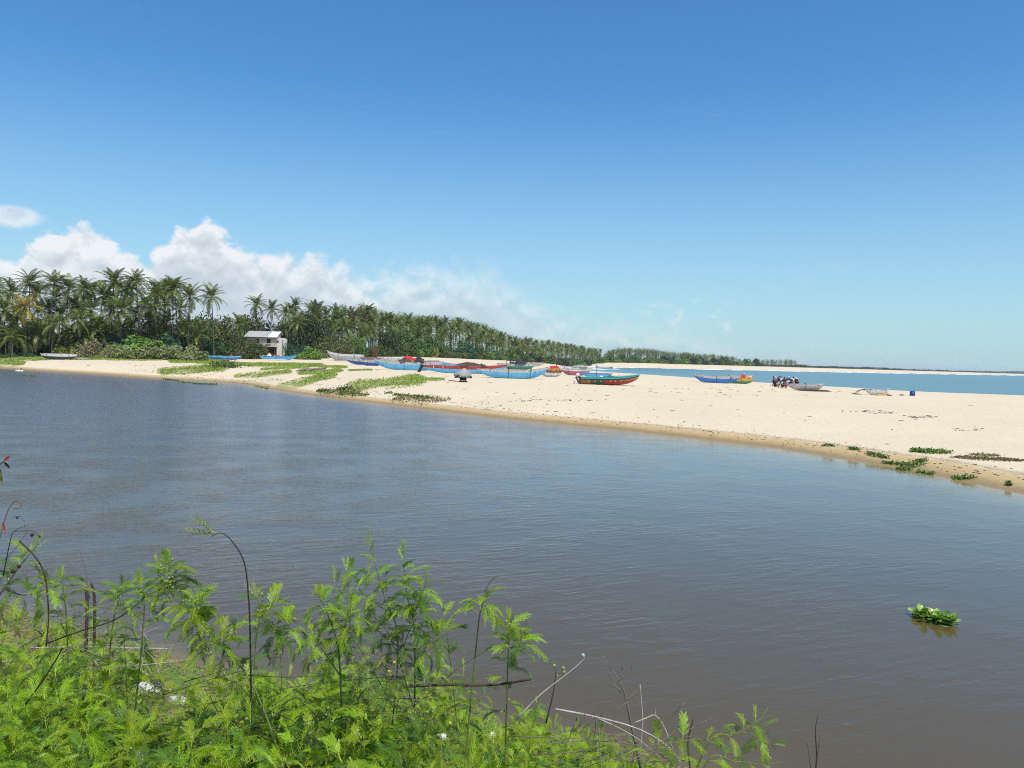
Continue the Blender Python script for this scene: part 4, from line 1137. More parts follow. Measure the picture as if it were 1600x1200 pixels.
# far jumble
b = canoe('small blue and brown canoe at the back left of the crowded row', 563, 598, 565.5, 3, 7, 'mid', 'brown', 0.3, 0.3, 0.9, None, sh=0.4)
b = canoe('white canoe on trestles at the back of the crowded row', 590, 616, 563.5, 0, 5, 'white', 'white', 0.2, 0.4, 0.9, 'near', sh=0.3)
b = canoe('whitish grey canoe with dark underside at the very back of the crowded row', 596, 622, 566.5, 2, 6, 'charcoal', 'white', 0.2, 0.3, 0.9, None, sh=0.4)
b = canoe('faded pink and white canoe at the back right of the crowded row', 618, 655, 566.8, -3, 7, 'pink', 'white', 0.3, 0.4, 0.9, 'near', sh=0.4)
heap(b, 0.0, 2.5, 1.0, 0.8, M_CLOTH_R, 'small red tarpaulin on the faded pink canoe', 'tarpaulin', 'tarpaulin', 6)
b = canoe('brownish canoe with poles across it, back row right of the pink one', 640, 686, 571, -4, 8, 'brown', 'paleplank', 0.3, 0.4, 0.9, 'far', sh=0.35)
heap(b, -1.4, 2.6, 1.0, 1.0, M_NET_B, 'dark net heaped on the brownish canoe', seed=5)
q0 = hit(655, 572)
pole(q0 + Vector((0, 0, 1.0)), q0 + Vector((4.2, 0.4, 1.2)), 0.06, M_DARKWOOD, 'dark pole laid across the back row of canoes')
# red and blue canoe
b = canoe('light blue canoe with red planking, black rudder on the left and a high red bow', 659, 792, 583.5, 4, 12, 'sky', 'red', 0.30, 0.95, 1.0, 'far', sh=0.44, strap=False, thwarts=6)
L = b['L']; H = b['H']
MB().box((-L / 2 - 0.15, 0, H * 0.5), (0.5, 0.12, 1.55), Matrix.Rotation(math.radians(28), 3, 'Y')).box((-L / 2 - 0.05, 0, H * 0.98), (0.7, 0.16, 0.16)).build('rudder', M_BLACK, b)
for f in (-0.36, -0.25): MB().box((f * L, -0.53, H * 0.80), (0.12, 0.03, 0.36)).build('white_mark', CB['white'], b)
heap(b, 0.5, 4.4, 1.1, 0.75, M_NET, 'brown net heaped along the middle of the red canoe', seed=8)
heap(b, 3.0, 2.2, 1.0, 0.6, M_NET, 'smaller brown net at the foot of the high red bow', seed=11)
# big light blue canoe, nearest
b = canoe('big light blue canoe with pale plank top and raised right bow, nearest of the row', 746, 856, 591.5, 3, 13.8, 'sky', 'paleplank', 0.22, 0.85, 1.15, 'far', (-0.12, 0.52), sh=0.30, boomc='dark')
L = b['L']; H = b['H']
for f in (-0.06, 0.26): MB().tube([(f * L, 0.1, H * 0.9), (f * L + .03, 0, H * 1.35)], 0.05, 6).build('upright_peg', M_DARKWOOD, b)
# things behind it
b2 = canoe('grey green canoe with a black net, right behind the big light blue one', 782, 835, 577.5, 0, 9, 'green', 'grey', 0.2, 0.3, 0.9, 'far', (-0.4, 0.3), sh=0.4)
heap(b2, 0.2, 3.4, 1.1, 0.9, M_NET_B, 'black net heaped on the grey green canoe', seed=12)
b3 = canoe('bleached wooden canoe behind the high red bow', 776, 812, 573.5, 6, 6, 'paleplank', 'paleplank', 0.3, 0.4, 0.9, None, sh=0.4)
b3 = canoe('grey canoe with a raised end between the bleached one and the black net', 800, 850, 572, -5, 6, 'grey', 'paleplank', 0.4, 0.3, 0.9, 'near', sh=0.4)
for px, py, hgt_, lab in [(791, 576, 2.3, 'reddish post standing behind the high red bow'), (829, 577, 2.0, 'dark leaning post right of the black net'), (869, 582, 2.3, 'dark post standing between the red crate boat and the pale sheet'), (801, 573, 1.7, 'short dark post above the bleached canoe'), (818, 574, 1.5, 'short post in front of the far beach')]:
    g = hit(px, py); pole(g, g + Vector((random.uniform(-.15, .2), 0, hgt_)), 0.09, M_DARKWOOD if 'dark' in lab else CB['brown'], lab, 'post', 'post')
b4 = canoe('small off white canoe with a dark bottom at the foot of the raised blue bow', 846, 876, 588.8, 2, 6.5, 'grey', 'white', 0.2, 0.35, 0.85, None, (0.1,), sh=0.45)
b5 = canoe('orange brown wooden canoe stacked with red boards behind the small off white one', 850, 880, 584.5, -4, 9, 'brown', 'orange', 0.2, 0.3, 0.9, None, sh=0.35)
heap(b5, 0.0, 1.9, 0.8, 0.55, M_CLOTH_R, 'dull red tarpaulin on the orange brown canoe', 'tarpaulin', 'tarpaulin', 14)
b6 = canoe('faded pink canoe with a whitish top left of the teal motor boat', 876, 922, 586.5, 0, 9.5, 'pink', 'white', 0.25, 0.2, 1.0, 'far', (-0.5, 0.5), sh=0.25)
b7 = canoe('long grey white canoe behind the faded pink one', 858, 926, 579.5, 6, 7, 'grey', 'white', 0.3, 0.3, 0.9, 'far', (-0.3, 0.4), sh=0.4)
heap(b7, 1.6, 3.6, 1.3, 0.45, M_TARP, 'pale grey sheet spread over the long grey white canoe', 'sheet', 'sheet', 16)
b8 = canoe('bright blue canoe end showing between the pink canoe and the teal motor boat', 908, 956, 589.5, 3, 7, 'sky', 'mid', 0.35, 0.2, 0.95, None, sh=0.3, strap=False)
# right hand group
b = canoe('deep blue canoe with pale pointed left end, by the sea left of the orange one', 1084, 1156, 598.5, 2, 11, 'mid', 'paleplank', 0.55, 0.3, 1.0, 'far', (-0.02, 0.6), sh=0.34)
b = canoe('orange canoe with a green bottom resting against the deep blue one', 1136, 1177, 599.5, 4, 11, 'green', 'orange', 0.28, 0.35, 1.0, None, (-0.45, 0.02), sh=0.60)
heap(b, 0.4, 1.6, 0.9, 0.55, M_CLOTH_R, 'bright red cloth lying in the orange canoe', 'cloth', 'cloth', 18)
b_ = canoe('whitish canoe with upturned right end behind the orange one', 1142, 1175, 596, 6, 9, 'white', 'white', 0.2, 0.5, 0.9, None, sh=0.4, strap=False)
g = b.location
pole(g + Vector((0.9, 0.2, 1.1)), g + Vector((0.6, 0.3, 2.3)), 0.035, CB['white'], 'thin white pole sticking up from the orange canoe')
bc = canoe('whitish grey canoe the crowd gathers round, right bow raised over the sea', 1231, 1287, 610.5, -3, 10.5, 'paleplank', 'grey', 0.05, 0.45, 1.1, 'near', (-0.75, -0.05), sh=0.22, outd=1.5, floatc='dark', strap=False)
heap(bc, 1.0, 4.5, 0.7, 0.28, M_NET, 'grey brown net strewn on the sand in front of the crowd canoe', seed=21, z=0.0, y=-0.95)
b = canoe('small pale canoe with two arched booms reaching left, alone on the spit', 1353, 1389, 617.5, -4, 9.8, 'white', 'grey', 0.2, 0.35, 0.95, None, sh=0.30, strap=False, roll=-6)
L = b['L']; H = b['H']
for f in (0.0, 0.9):
    MB().tube([(-L * .40, 0.3 + f, H * 0.9), (-L * 0.55, 0.3 + f, H * 0.95), (-L * 0.75, 0.2 + f, H * .7), (-L * 0.86 , 0.1 + f, 0.18)], [0.05, 0.05, 0.05, 0.04], 6).build('boom', M_DARKWOOD, b)
MB().tube([(-L * 1.1, 0.0, 0.25), (-L * .9, 0.2, 0.12), (-L * .7, .6, 0.1), (-L * .52, 1.0, .14)], [.04, .10, .10, .04], 8).build('float', M_DARKWOOD, b, True)
heap(b, 0.2, 1.5, 0.8, 0.32, M_NET_Y, 'yellow net on the sand in front of the small pale canoe', seed=22, z=0.0, y=-0.9)
heap(b, 1.1, 1.3, 0.7, 0.25, M_NET, 'brown net right of the yellow one before the small pale canoe', seed=23, z=0.0, y=-0.85)
# barrel, lump
g = hit(1425.5, 618.5)
m = MB(); R_ = 0.36; prof = [(0, .28), (0.02, .34), (0.1, .36), (0.3, .35), (0.31, .375), (0.34, .375), (0.35, .35), (0.56, .35), (0.57, .375), (0.6, .375), (0.61, .35), (0.8, .36), (0.88, .33), (0.9, .28)]
rows = [[(r_ * math.cos(6.2832 * k / 18), r_ * math.sin(6.2832 * k / 18), z_) for k in range(19)] for z_, r_ in prof]
m.grid([[(0, 0, 0)] * 19] + rows + [[(0, 0, 0.88)] * 19])
o = m.build('barrel', P('blue_plastic', (0.015, 0.06, 0.22), 0.45), None, True); o.location = g; o.scale = (1, 1, .8); tag(o, 'dark blue plastic barrel at the edge of the sand by the sea', 'barrel')
g = hit(1409, 618); root_ = {'H': 0}
o = MB().ball((0, 0, 0.06), 0.36, 10, 6, (1, 0.7, 0.45)).build('stone', P('grey_stone', (0.2, 0.2, 0.19), .9, var=.3), None, True); o.location = g; tag(o, 'flat grey stone on the sand left of the blue barrel', 'stone')

# ---- tarpaulin covered winch
g = hit(723.5, 597)
wr = tag(empty('winch', g, 0.1), 'black hand winch under a grey tarpaulin standing on the sand before the canoes', 'winch')
MB().box((0, 0, 0.10), (1.05, 0.9, 0.14)).box((-.3, 0, .35), (.12, .8, .5)).box((.3, 0, .35), (.12, .8, .5)).box((0, 0, 0.62), (1.0, .7, .14)).build('frame', M_BLACK, wr)
MB().tube([(-.42, 0, .42), (.42, 0, .42)], .2, 10).build('drum', M_BLACK, wr)
for s in (-1, 1):
    MB().tube([(s * .3, 0, .5), (s * .8, 0, .75), (s * 1.0, 0, .62)], .06, 6).box((s * .95, 0, .70), (.3, .3, .3)).build('wheel_arm', M_BLACK, wr)
n = 20; prof = [(1.95, 0.04), (1.86, .16), (1.62, 0.52), (1.25, .88), (1.0, 1.02), (.78, 1.0)]
rows = [[(r_ * (1 + .10 * math.sin(3 * a) + .07 * math.sin(7 * a + 1)) * math.cos(a) + .22 * (z_ - 1) - .06, .75 * r_ * math.sin(a), z_ + (.13 * math.sin(5 * a) + .08 * math.sin(2 * a) if i > 2 else 0)) for a in [6.28318 * k / n for k in range(n + 1)]] for i, (z_, r_) in enumerate(prof)]
o = MB().grid(rows).build('tarpaulin', M_TARP, wr, True); o.modifiers.new('thick', 'SOLIDIFY').thickness = 0.02
g2 = hit(701, 595.5)
pole(g2 + Vector((0, 0, .08)), g + Vector((-.9, -.1, .1)), 0.045, M_DARKWOOD, 'dark bar lying on the sand left of the winch', 'bar', 'bar')
wr.scale = (.95, .9, .86)

# ---- teal motor boat
c = hit(951, 601.5); d = c.y; L = 92 * d / FPX / math.cos(math.radians(10)); 
mb = tag(empty('motor_boat', (c.x, c.y, c.z - 0.03), math.radians(10)), 'teal topped motor boat with a painted red, brown and green side and an outboard', 'boat')
H = 1.05; B = 1.75; ns = 25
def fb(s):   # s 0 stern .. 1 bow
    return 0.5 * B * (0.86 + 0.14 * math.sin(math.pi * min(1, s * 1.6))) * (1 - max(0, (s - 0.45) / 0.55) ** 2.2) + 0.02
def fs(s): return H * (1.0 + 0.50 * s ** 2.6)
def fk(s): return H * 0.02 + H * 0.85 * max(0, (s - 0.55) / 0.45) ** 2.6
levels = [(0.0, 0.02), (0.10, 0.55), (0.34, 0.80), (0.60, 0.92), (0.78, 0.98), (1.0, 1.0)]
def lv(s, i, sgn, off=0.0):
    t, wdt = levels[i]; x = -L / 2 + L * s + 0.35 * t * s ** 6
    return (x, sgn * (fb(s) * wdt + off), fk(s) + (fs(s) - fk(s)) * t)
def band(name, i0, i1, mat, off=0.0):
    m = MB()
    for sgn in (-1, 1):
        rws = [[lv(k / (ns - 1), i, sgn, off) for i in range(i0, i1 + 1)] for k in range(ns)]
        m.grid(rws if sgn > 0 else [list(reversed(q)) for q in rws])
    return m.build(name, mat, mb, True)
# painted side: red field, brown band with a wavy border, green stern corner
pm = bpy.data.materials.new('painted_side'); pm.use_nodes = True; t = NT(pm.node_tree); pr = pm.node_tree.nodes['Principled BSDF']
tcn = t.n('ShaderNodeTexCoord'); sp_ = t.n('ShaderNodeSeparateXYZ'); t.l(tcn.outputs['Object'], sp_.inputs[0])
X_ = sp_.outputs[0]; Z_ = sp_.outputs[2]
wv = t.m('MULTIPLY', t.m('SINE', t.m('MULTIPLY', X_, 1.6)), 0.10)
zz = t.m('SUBTRACT', t.m('ADD', Z_, wv), t.m('MULTIPLY', t.m('ADD', X_, 3.5), 0.055))
colr = t.mix(t.ss(zz, 0.50, 0.53), (0.33, 0.035, 0.025), (0.17, 0.075, 0.025))
colr = t.mix(t.m('MULTIPLY', t.ss(X_, 1.4, 1.5), t.ss(zz, 0.40, 0.44)), colr, (0.42, 0.17, 0.05))
colr = t.mix(t.m('MULTIPLY', t.ss(X_, -0.8, -1.0), t.ss(zz, 0.52, 0.46)), colr, (0.03, 0.10, 0.07))
colr = t.mix(t.ss(X_, -2.75, -2.85), colr, (0.30, 0.15, 0.05))
colr = t.mix(t.ss(t.noise(tcn.outputs['Object'], 7, 5, .65), .56, .72, 0, .55), colr, (0.10, 0.06, 0.04))
t.put(pr.inputs['Base Color'], colr); pr.inputs['Roughness'].default_value = 0.5
band('lower_hull', 0, 1, CB['red']); band('painted_side', 1, 3, pm); band('dark_line', 3, 4, CB['dark']); band('teal_side', 4, 5, CB['teal'])
m = MB(); tr = [lv(0, i, 1) for i in range(6)]; tl = [lv(0, i, -1) for i in range(6)]; m.grid([tr, tl]); m.build('transom', CB['brown'], mb)
m = MB()
for sgn in (-1, 1): m.tube([lv(k / 12, 5, sgn, 0.02) for k in range(13)], 0.045, 6)
m.build('gunwale', CB['teal'], mb)
m = MB().grid([[(lv(k / 12, 5, 1)[0], -fb(k / 12) * .9, fk(k / 12) + 0.30), (lv(k / 12, 5, 1)[0], fb(k / 12) * .9, fk(k / 12) + 0.30)] for k in range(11)]); m.build('floor', CB['grey'], mb)
m = MB().grid([[(lv(s, 5, 1)[0], -fb(s) * .98, fs(s) - .01), (lv(s, 5, 1)[0], 0, fs(s) + .06), (lv(s, 5, 1)[0], fb(s) * .98, fs(s) - .01)] for s in (0.62, .7, .78, .86, .93, 1.0)]); m.build('foredeck', CB['teal'], mb)
for s in (0.18, 0.36, 0.52): MB().box((-L / 2 + L * s, 0, H * .82), (0.28, B * .9, 0.06)).build('thwart', CB['sky2'], mb)
for s in (0.13, 0.23, 0.335, 0.50, 0.59, 0.68):
    x, y, z = lv(s, 3, -1, 0.012); e = 0.10
    mm = MB(); mm.v = [Vector((x - e, y, z - .17)), Vector((x + e, y, z - .17)), Vector((x, y - .004, z - .01)), Vector((x - e, y + .01, z - .17)), Vector((x + e, y + .01, z - .17)), Vector((x, y + .01, z - .01))]; mm.f = [(0, 1, 2), (3, 5, 4), (0, 2, 5, 3), (1, 4, 5, 2), (0, 3, 4, 1)]
    mm.build('painted_triangle', CB['yellow'], mb)
x, y, z = lv(0.80, 3, -1, 0.02)
MB().tube([(x + 0.09 * k, y + 0.035 * k * .9, z - .16 + .05 * math.sin(k * 2.1)) for k in range(-3, 7)], 0.014, 4).build('painted_scroll', CB['yellow'], mb)
ob = MB().ball((-L / 2 - .30, 0, H + .22), .26, 10, 6, (1.15, .8, 1.1)).build('outboard', CB['white'], mb, True)
MB().box((-L / 2 - .36, 0, H * .6), (.20, .14, .9), Matrix.Rotation(-.45, 3, 'Y')).build('outboard_leg', CB['charcoal'], ob)
MB().box((-L / 2 - .18, 0, H * .98), (.34, .4, .16)).build('clamp', M_BLACK, ob)
m = MB()
for k in range(3):
    a = k * 2.094; m.box((-L / 2 - .80, .16 * math.cos(a), .30 + .16 * math.sin(a)), (.03, .12, .26), Matrix.Rotation(a, 3, 'X'))
m.tube([(-L / 2 - .62, 0, .34), (-L / 2 - .88, 0, .28)], .07, 6).build('propeller', CB['grey'], ob)
mt = MB().tube([(-L / 2 + L * .29, 0, .3), (-L / 2 + L * .285, 0, 3.3)], [.045, .03], 6).build('mast', M_DARKWOOD, mb)
MB().tube([(-L / 2 + L * .285 - .25, 0, 2.55), (-L / 2 + L * .285 + .22, 0, 2.5)], .03, 5).box((-L / 2 + L * .286, 0, 2.42), (.12, .12, .3)).build('crosspiece', M_DARKWOOD, mt)
mb['H'] = H; mb['L'] = L
heap(mb, -L * .14, .9, .9, .42, CB['white'], 'white sack standing by the mast of the teal motor boat', 'sack', 'sack', 31, z=H * .8)
heap(mb, L * .02, 1.7, 1.1, .40, M_NET_B, 'black net lying in the teal motor boat', seed=32, z=H * .86)
heap(mb, L * .17, 1.3, 1.0, .42, CB['pink'], 'faded pink bundle in the teal motor boat before its foredeck', 'bundle', 'bundle', 33, z=H * .86)

# ================================================================== people
SK = [P('skin_a', (0.16, 0.085, 0.05), .6), P('skin_b', (0.22, 0.12, 0.075), .6)]
CL = dict(pink=P('pink_cotton', (0.62, 0.14, 0.20), .9), black=P('black_cotton', (0.015, 0.013, 0.02), .9), white=P('white_cotton', (0.72, 0.72, 0.74), .9), purple=P('purple_cotton', (0.10, 0.06, 0.30), .9),
          green=P('dark_green_cotton', (0.03, 0.07, 0.05), .9), maroon=P('maroon_cotton', (0.28, 0.03, 0.06), .9), tan=P('tan_cotton', (0.42, 0.22, 0.10), .9), navy=P('navy_cotton', (0.02, 0.03, 0.10), .9), grey=P('grey_cotton', (.2, .2, .22), .9),
          hair=P('black_hair', (0.01, 0.009, 0.008), .6))
def skin_mesh(name, pts_, edges, rad, sub=1):
    me = bpy.data.meshes.new(name); me.from_pydata(pts_, edges, []); o = bpy.data.objects.new('tmp', me); COL.objects.link(o)
    md = o.modifiers.new('s', 'SKIN'); md.use_smooth_shade = True
    for v, r_ in zip(me.skin_vertices[0].data, rad): v.radius = r_ if isinstance(r_, tuple) else (r_, r_)
    me.skin_vertices[0].data[0].use_root = True
    if sub: o.modifiers.new('ss', 'SUBSURF').levels = sub
    bpy.context.view_layer.update()
    ev = o.evaluated_get(bpy.context.evaluated_depsgraph_get()); out = bpy.data.meshes.new_from_object(ev); out.name = name
    bpy.data.objects.remove(o); bpy.data.meshes.remove(me)
    return out
def figure(bend, arm, knee, seed):
    "joint positions for a 1.65 m figure; bend = forward lean of the torso, facing +X"
    r = random.Random(seed); sb, cb = math.sin(bend), math.cos(bend)
    hip = Vector((0, 0, 0.88 - knee * 0.35)); 
    def up(l, dx=0): return hip + Vector((sb * l + cb * dx, 0, cb * l - sb * dx))
    chest = up(0.34); neck = up(0.52); head = up(0.60, 0.02); crown_ = up(0.76, 0.04)
    J = {'hip': hip, 'belly': up(0.16), 'chest': chest, 'neck': neck, 'head': head + Vector((0, 0, .03)), 'top': crown_}
    for s, n in ((1, 'L'), (-1, 'R')):
        J['sh' + n] = up(0.46) + Vector((0, s * .18, 0)); a = arm + r.uniform(-.3, .3)
        J['el' + n] = J['sh' + n] + Vector((math.sin(a) * .27, s * .05, -math.cos(a) * .27)); J['wr' + n] = J['el' + n] + Vector((math.sin(a + .4) * .24, 0, -math.cos(a + .4) * .24)); J['ha' + n] = J['wr' + n] + Vector((math.sin(a + .4) * .09, 0, -math.cos(a + .4) * .09))
        st_ = s * .10 * (1 if knee else 1)
        J['th' + n] = hip + Vector((0, s * .09, -.05)); J['kn' + n] = Vector((.10 + .3 * knee + st_ * .6, s * .11, .46 - knee * .05)); J['an' + n] = Vector((-.02 + st_ * .8, s * .12, .08)); J['to' + n] = J['an' + n] + Vector((.16, s * .02, -.04))
    return J
POSES = []
for i, (be, ar, kn) in enumerate([(0.05, 0.2, 0), (0.7, 0.9, 0.15), (0.3, 1.2, 0.05), (0.12, 0.5, 0.9), (0.0, 0.4, 0)]):
    J = figure(be, ar, kn, i); names = list(J); ix = {n: k for k, n in enumerate(names)}
    E = [('hip', 'belly'), ('belly', 'chest'), ('chest', 'neck'), ('neck', 'head'), ('head', 'top')]
    for n in 'LR': E += [('chest', 'sh' + n), ('sh' + n, 'el' + n), ('el' + n, 'wr' + n), ('wr' + n, 'ha' + n), ('hip', 'th' + n), ('th' + n, 'kn' + n), ('kn' + n, 'an' + n), ('an' + n, 'to' + n)]
    rd = dict(hip=.13, belly=.115, chest=.135, neck=.055, head=.095, top=.07)
    for n in 'LR': rd.update({'sh' + n: .065, 'el' + n: .045, 'wr' + n: .032, 'ha' + n: .035, 'th' + n: .09, 'kn' + n: .06, 'an' + n: .042, 'to' + n: .035})
    body = skin_mesh('body', [tuple(J[n]) for n in names], [(ix[a], ix[b]) for a, b in E], [rd[n] for n in names])
    sn = ['hip', 'belly', 'chest', 'shL', 'shR', 'elL', 'elR']; sj = {n: k for k, n in enumerate(sn)}
    mid = {n: (J[n] if not n.startswith('el') else J['sh' + n[2]] + (J[n] - J['sh' + n[2]]) * .75) for n in sn}
    shirt = skin_mesh('shirt', [tuple(mid[n]) for n in sn], [(sj['hip'], sj['belly']), (sj['belly'], sj['chest']), (sj['chest'], sj['shL']), (sj['chest'], sj['shR']), (sj['shL'], sj['elL']), (sj['shR'], sj['elR'])], [.155, .145, .165, .09, .09, .075, .075])
    tn = ['hip', 'thL', 'knL', 'anL', 'thR', 'knR', 'anR']; tj = {n: k for k, n in enumerate(tn)}
    tr_ = skin_mesh('trousers', [tuple(J[n]) for n in tn], [(0, 1), (1, 2), (2, 3), (0, 4), (4, 5), (5, 6)], [.15, .11, .085, .07, .11, .085, .07])
    rows = []
    for t_ in range(6):
        f = t_ / 5; c_ = J['hip'] * (1 - f) + Vector((J['knL'].x * .5, 0, .10)) * f; R1 = .16 + .12 * f
        rows.append([(c_.x + R1 * math.cos(6.2832 * k / 12) * (1 + .06 * (k % 2)), c_.y + R1 * .9 * math.sin(6.2832 * k / 12), c_.z) for k in range(13)])
    skirt = MB().grid(rows).mesh('skirt', None, True)
    hc = (J['head'] + J['top']) / 2 + Vector((-.02, 0, .02))
    hair = MB().ball(hc, .125, 10, 7, (1, .9, 1.05)).mesh('hair', None, True)
    cap = MB().ball(hc + Vector((0, 0, .03)), .13, 10, 6, (1, 1, .8)).box(hc + Vector((.13, 0, .03)), (.14, .18, .02)).mesh('cap', None, True)
    POSES.append((body, shirt, tr_, skirt, hair, cap))
def person(px, py, pose, shirt, lower, label, rz, sc=1.0, cap=None, skirt=False, at=None):
    g = at or hit(px, py)
    r_ = tag(empty('person', g, rz), label, 'person'); bd, sh_, tr_, sk_, hr, cp = POSES[pose]
    link('body', bd, r_, random.choice(SK)); link('shirt', sh_, r_, CL[shirt]); link('skirt' if skirt else 'trousers', sk_ if skirt else tr_, r_, CL[lower])
    link('cap' if cap else 'hair', cp if cap else hr, r_, CL[cap or 'hair']); r_.scale = (sc, sc, sc)
    return r_
people = [
    (1208.0, 603.4, 0, 'purple', 'black', 'person in a purple shirt, seen behind the one in pink', -0.5, 1.0, None, False),
    (1210.5, 604.6, 0, 'pink', 'black', 'person in a pink top and long black skirt, leftmost of the crowd', -0.2, 1.0, 'white', True),
    (1213.5, 604.0, 2, 'grey', 'navy', 'person in a grey shirt and white cap beside the one in pink', 0.1, 1.0, 'white', False),
    (1216.5, 604.2, 4, 'black', 'navy', 'person in a black shirt standing behind the kneeling one', -1.0, 1.03, None, False),
    (1219.5, 603.8, 0, 'white', 'black', 'person in a white shirt and black trousers at the back of the crowd', -1.6, 1.02, None, False),
    (1215.5, 606.2, 3, 'white', 'tan', 'kneeling person in white with tan trousers at the front left of the crowd', 0.4, .95, None, False),
    (1221.0, 606.4, 3, 'white', 'black', 'kneeling person in white with black trousers in the middle of the crowd', -.4, .95, None, False),
    (1223.5, 604.4, 2, 'black', 'navy', 'person in black with arms stretched forward', .4, 1.0, None, False),
    (1225.5, 604.8, 1, 'green', 'grey', 'bending person in a dark green shirt', .3, 1.0, None, False),
    (1228.5, 606.5, 1, 'white', 'grey', 'bending person in a white shirt right at the end of the canoe', .2, 1.0, None, False),
    (1226.5, 607.0, 3, 'pink', 'maroon', 'crouching person in pink and maroon in front of the canoe end', .3, .9, None, False),
    (1232.0, 603.8, 0, 'purple', 'navy', 'person in a blue violet shirt behind the left part of the canoe', -1.6, 1.0, 'white', False),
    (1235.5, 604.0, 1, 'navy', 'black', 'bending person in navy behind the canoe', -1.7, 1.0, 'white', False),
    (1239.0, 604.2, 4, 'white', 'tan', 'person in a white shirt and no cap behind the middle of the canoe', -1.7, 1.0, None, False),
    (1243.0, 604.4, 2, 'maroon', 'black', 'person in a maroon shirt behind the canoe', -1.8, .98, 'white', False),
    (1246.5, 604.6, 1, 'maroon', 'navy', 'bending person in maroon with a white cap, rightmost of the crowd', -2.4, 1.0, 'white', False),
]
for a in people: person(*a)
for i, (px, py, sh_, lab) in enumerate([(797, 571.5, 'black', 'distant person in black walking on the beach behind the bleached canoe'), (813, 571.0, 'maroon', 'distant person in maroon on the beach above the black net')]):
    person(px, py, 0, sh_, 'navy', lab, 1.0)

# ================================================================== water hyacinth, weed, debris
M_HY = leafmat('hyacinth_leaf', [(0, (0.16, 0.30, 0.03)), (0.6, (0.32, 0.48, 0.07)), (1, (0.52, 0.62, 0.20))], rough=0.28, trans=0.3, spec=0.6)
M_HYD = leafmat('shore_hyacinth', [(0, (0.05, 0.11, 0.015)), (0.6, (0.12, 0.21, 0.03)), (1, (0.24, 0.32, 0.06))], rough=0.35, trans=0.2)
def hy_leaf(seed):
    r = random.Random(seed); m = MB(); n = 10; h = r.uniform(.03, .09); a0 = r.uniform(.1, .5)
    m.tube([(0, 0, -0.02), (.02, 0, h * .5), (.05, 0, h)], [.012, .016, .006], 5)
    c = Vector((.05, 0, h)); rows = []
    for i in range(4):
        t_ = i / 3; rows.append([c + Vector((.055 + .06 * t_ * math.cos(6.2832 * k / n), .055 * t_ * math.sin(6.2832 * k / n), .03 + a0 * (.06 * t_ * math.cos(6.2832 * k / n)) + .018 * t_ * t_)) for k in range(n + 1)])
    m.grid(rows); me = m.mesh('leaf', M_HY, True)
    at_ = me.attributes.new('rnd', 'FLOAT', 'POINT'); at_.data.foreach_set('value', [r.random()] * len(me.vertices)); return me
HYL = [hy_leaf(k) for k in range(9)]
dpt = ray(1460, 972); Yh = CAM_H / -dpt.z
hr_ = tag(empty('water_hyacinth', (dpt.x * Yh, Yh, 0.0), 0), 'floating clump of water hyacinth with round shiny leaves, alone on the brown water', 'water plant')
A_ = at_depth(1432, 962, 1); B_ = at_depth(1490, 976, 1)
d1 = ray(1430, 961); d2 = ray(1488, 977); q1 = Vector((d1.x, 1, 0)) * (CAM_H / -d1.z); q2 = Vector((d2.x, 1, 0)) * (CAM_H / -d2.z)
for k in range(150):
    f = random.random(); off = random.gauss(0, .13) * (1 - abs(f - .4)); p_ = q1 + (q2 - q1) * f - hr_.location
    nrm_ = Vector((-(q2 - q1).y, (q2 - q1).x, 0)).normalized()
    o = link('leaf', random.choice(HYL), hr_); o.location = p_ + nrm_ * off + Vector((0, 0, 0)); o.rotation_euler = (random.uniform(-.3, .3), random.uniform(-.4, .3), random.uniform(0, 6.28)); s_ = random.uniform(.7, 1.25); o.scale = (s_, s_, s_)
MB().ball((0, 0, -.02), .25, 12, 5, (1.5, .8, .2), Matrix.Rotation(math.atan2((q2 - q1).y, (q2 - q1).x), 3, 'Z')).build('root_mat', M_HYD, hr_, True)

def weed(pxa, pya, pxb, pyb, w_, n, mat, label, leaf=.10, up=.16, name='shore_weed', cat='water plant', onsand=False):
    def pt(px, py):
        if onsand: return hit(px, py)
        dd = ray(px, py); return Vector((dd.x, 1, 0)) * (CAM_H / -dd.z)
    a = pt(pxa, pya); b_ = pt(pxb, pyb); r = np.random.default_rng(int(pxa)); t_ = r.random(n); c = (a + b_) / 2
    along = np.array([a.x, a.y])[None] * (1 - t_[:, None]) + np.array([b_.x, b_.y])[None] * t_[:, None]
    XY = along + r.normal(size=(n, 2)) * w_ * (0.4 + 0.6 * np.sin(t_ * 3.14))[:, None]
    Zg = np.maximum(terrain(XY[:, 0], XY[:, 1]), 0.0); Cc = np.column_stack([XY, Zg + r.random(n) * up * (0.4 + 0.6 * np.sin(t_ * 9 + 1) ** 2)])
    nr_ = r.normal(size=(n, 3)) * .7 + [0, -.2, .7]; nr_ /= np.linalg.norm(nr_, axis=1)[:, None]
    t1 = np.cross(nr_, r.normal(size=(n, 3))); t1 /= np.linalg.norm(t1, axis=1)[:, None]; t2 = np.cross(nr_, t1); sz = (leaf * r.uniform(.6, 1.3, n))[:, None]
    V = np.stack([Cc - t1 * sz, Cc - t2 * sz * .8, Cc + t1 * sz, Cc + t2 * sz * .8], 1).reshape(-1, 3) - np.array(c)
    me = mesh_np(name, V, np.arange(n * 4).reshape(n, 4), 4, mat, False, dict(rnd=np.repeat(r.random(n), 4)))
    o = link(name, me); o.location = c; return tag(o, label, cat, kind='stuff' if name == 'dry_weed' or n <= 160 else None)
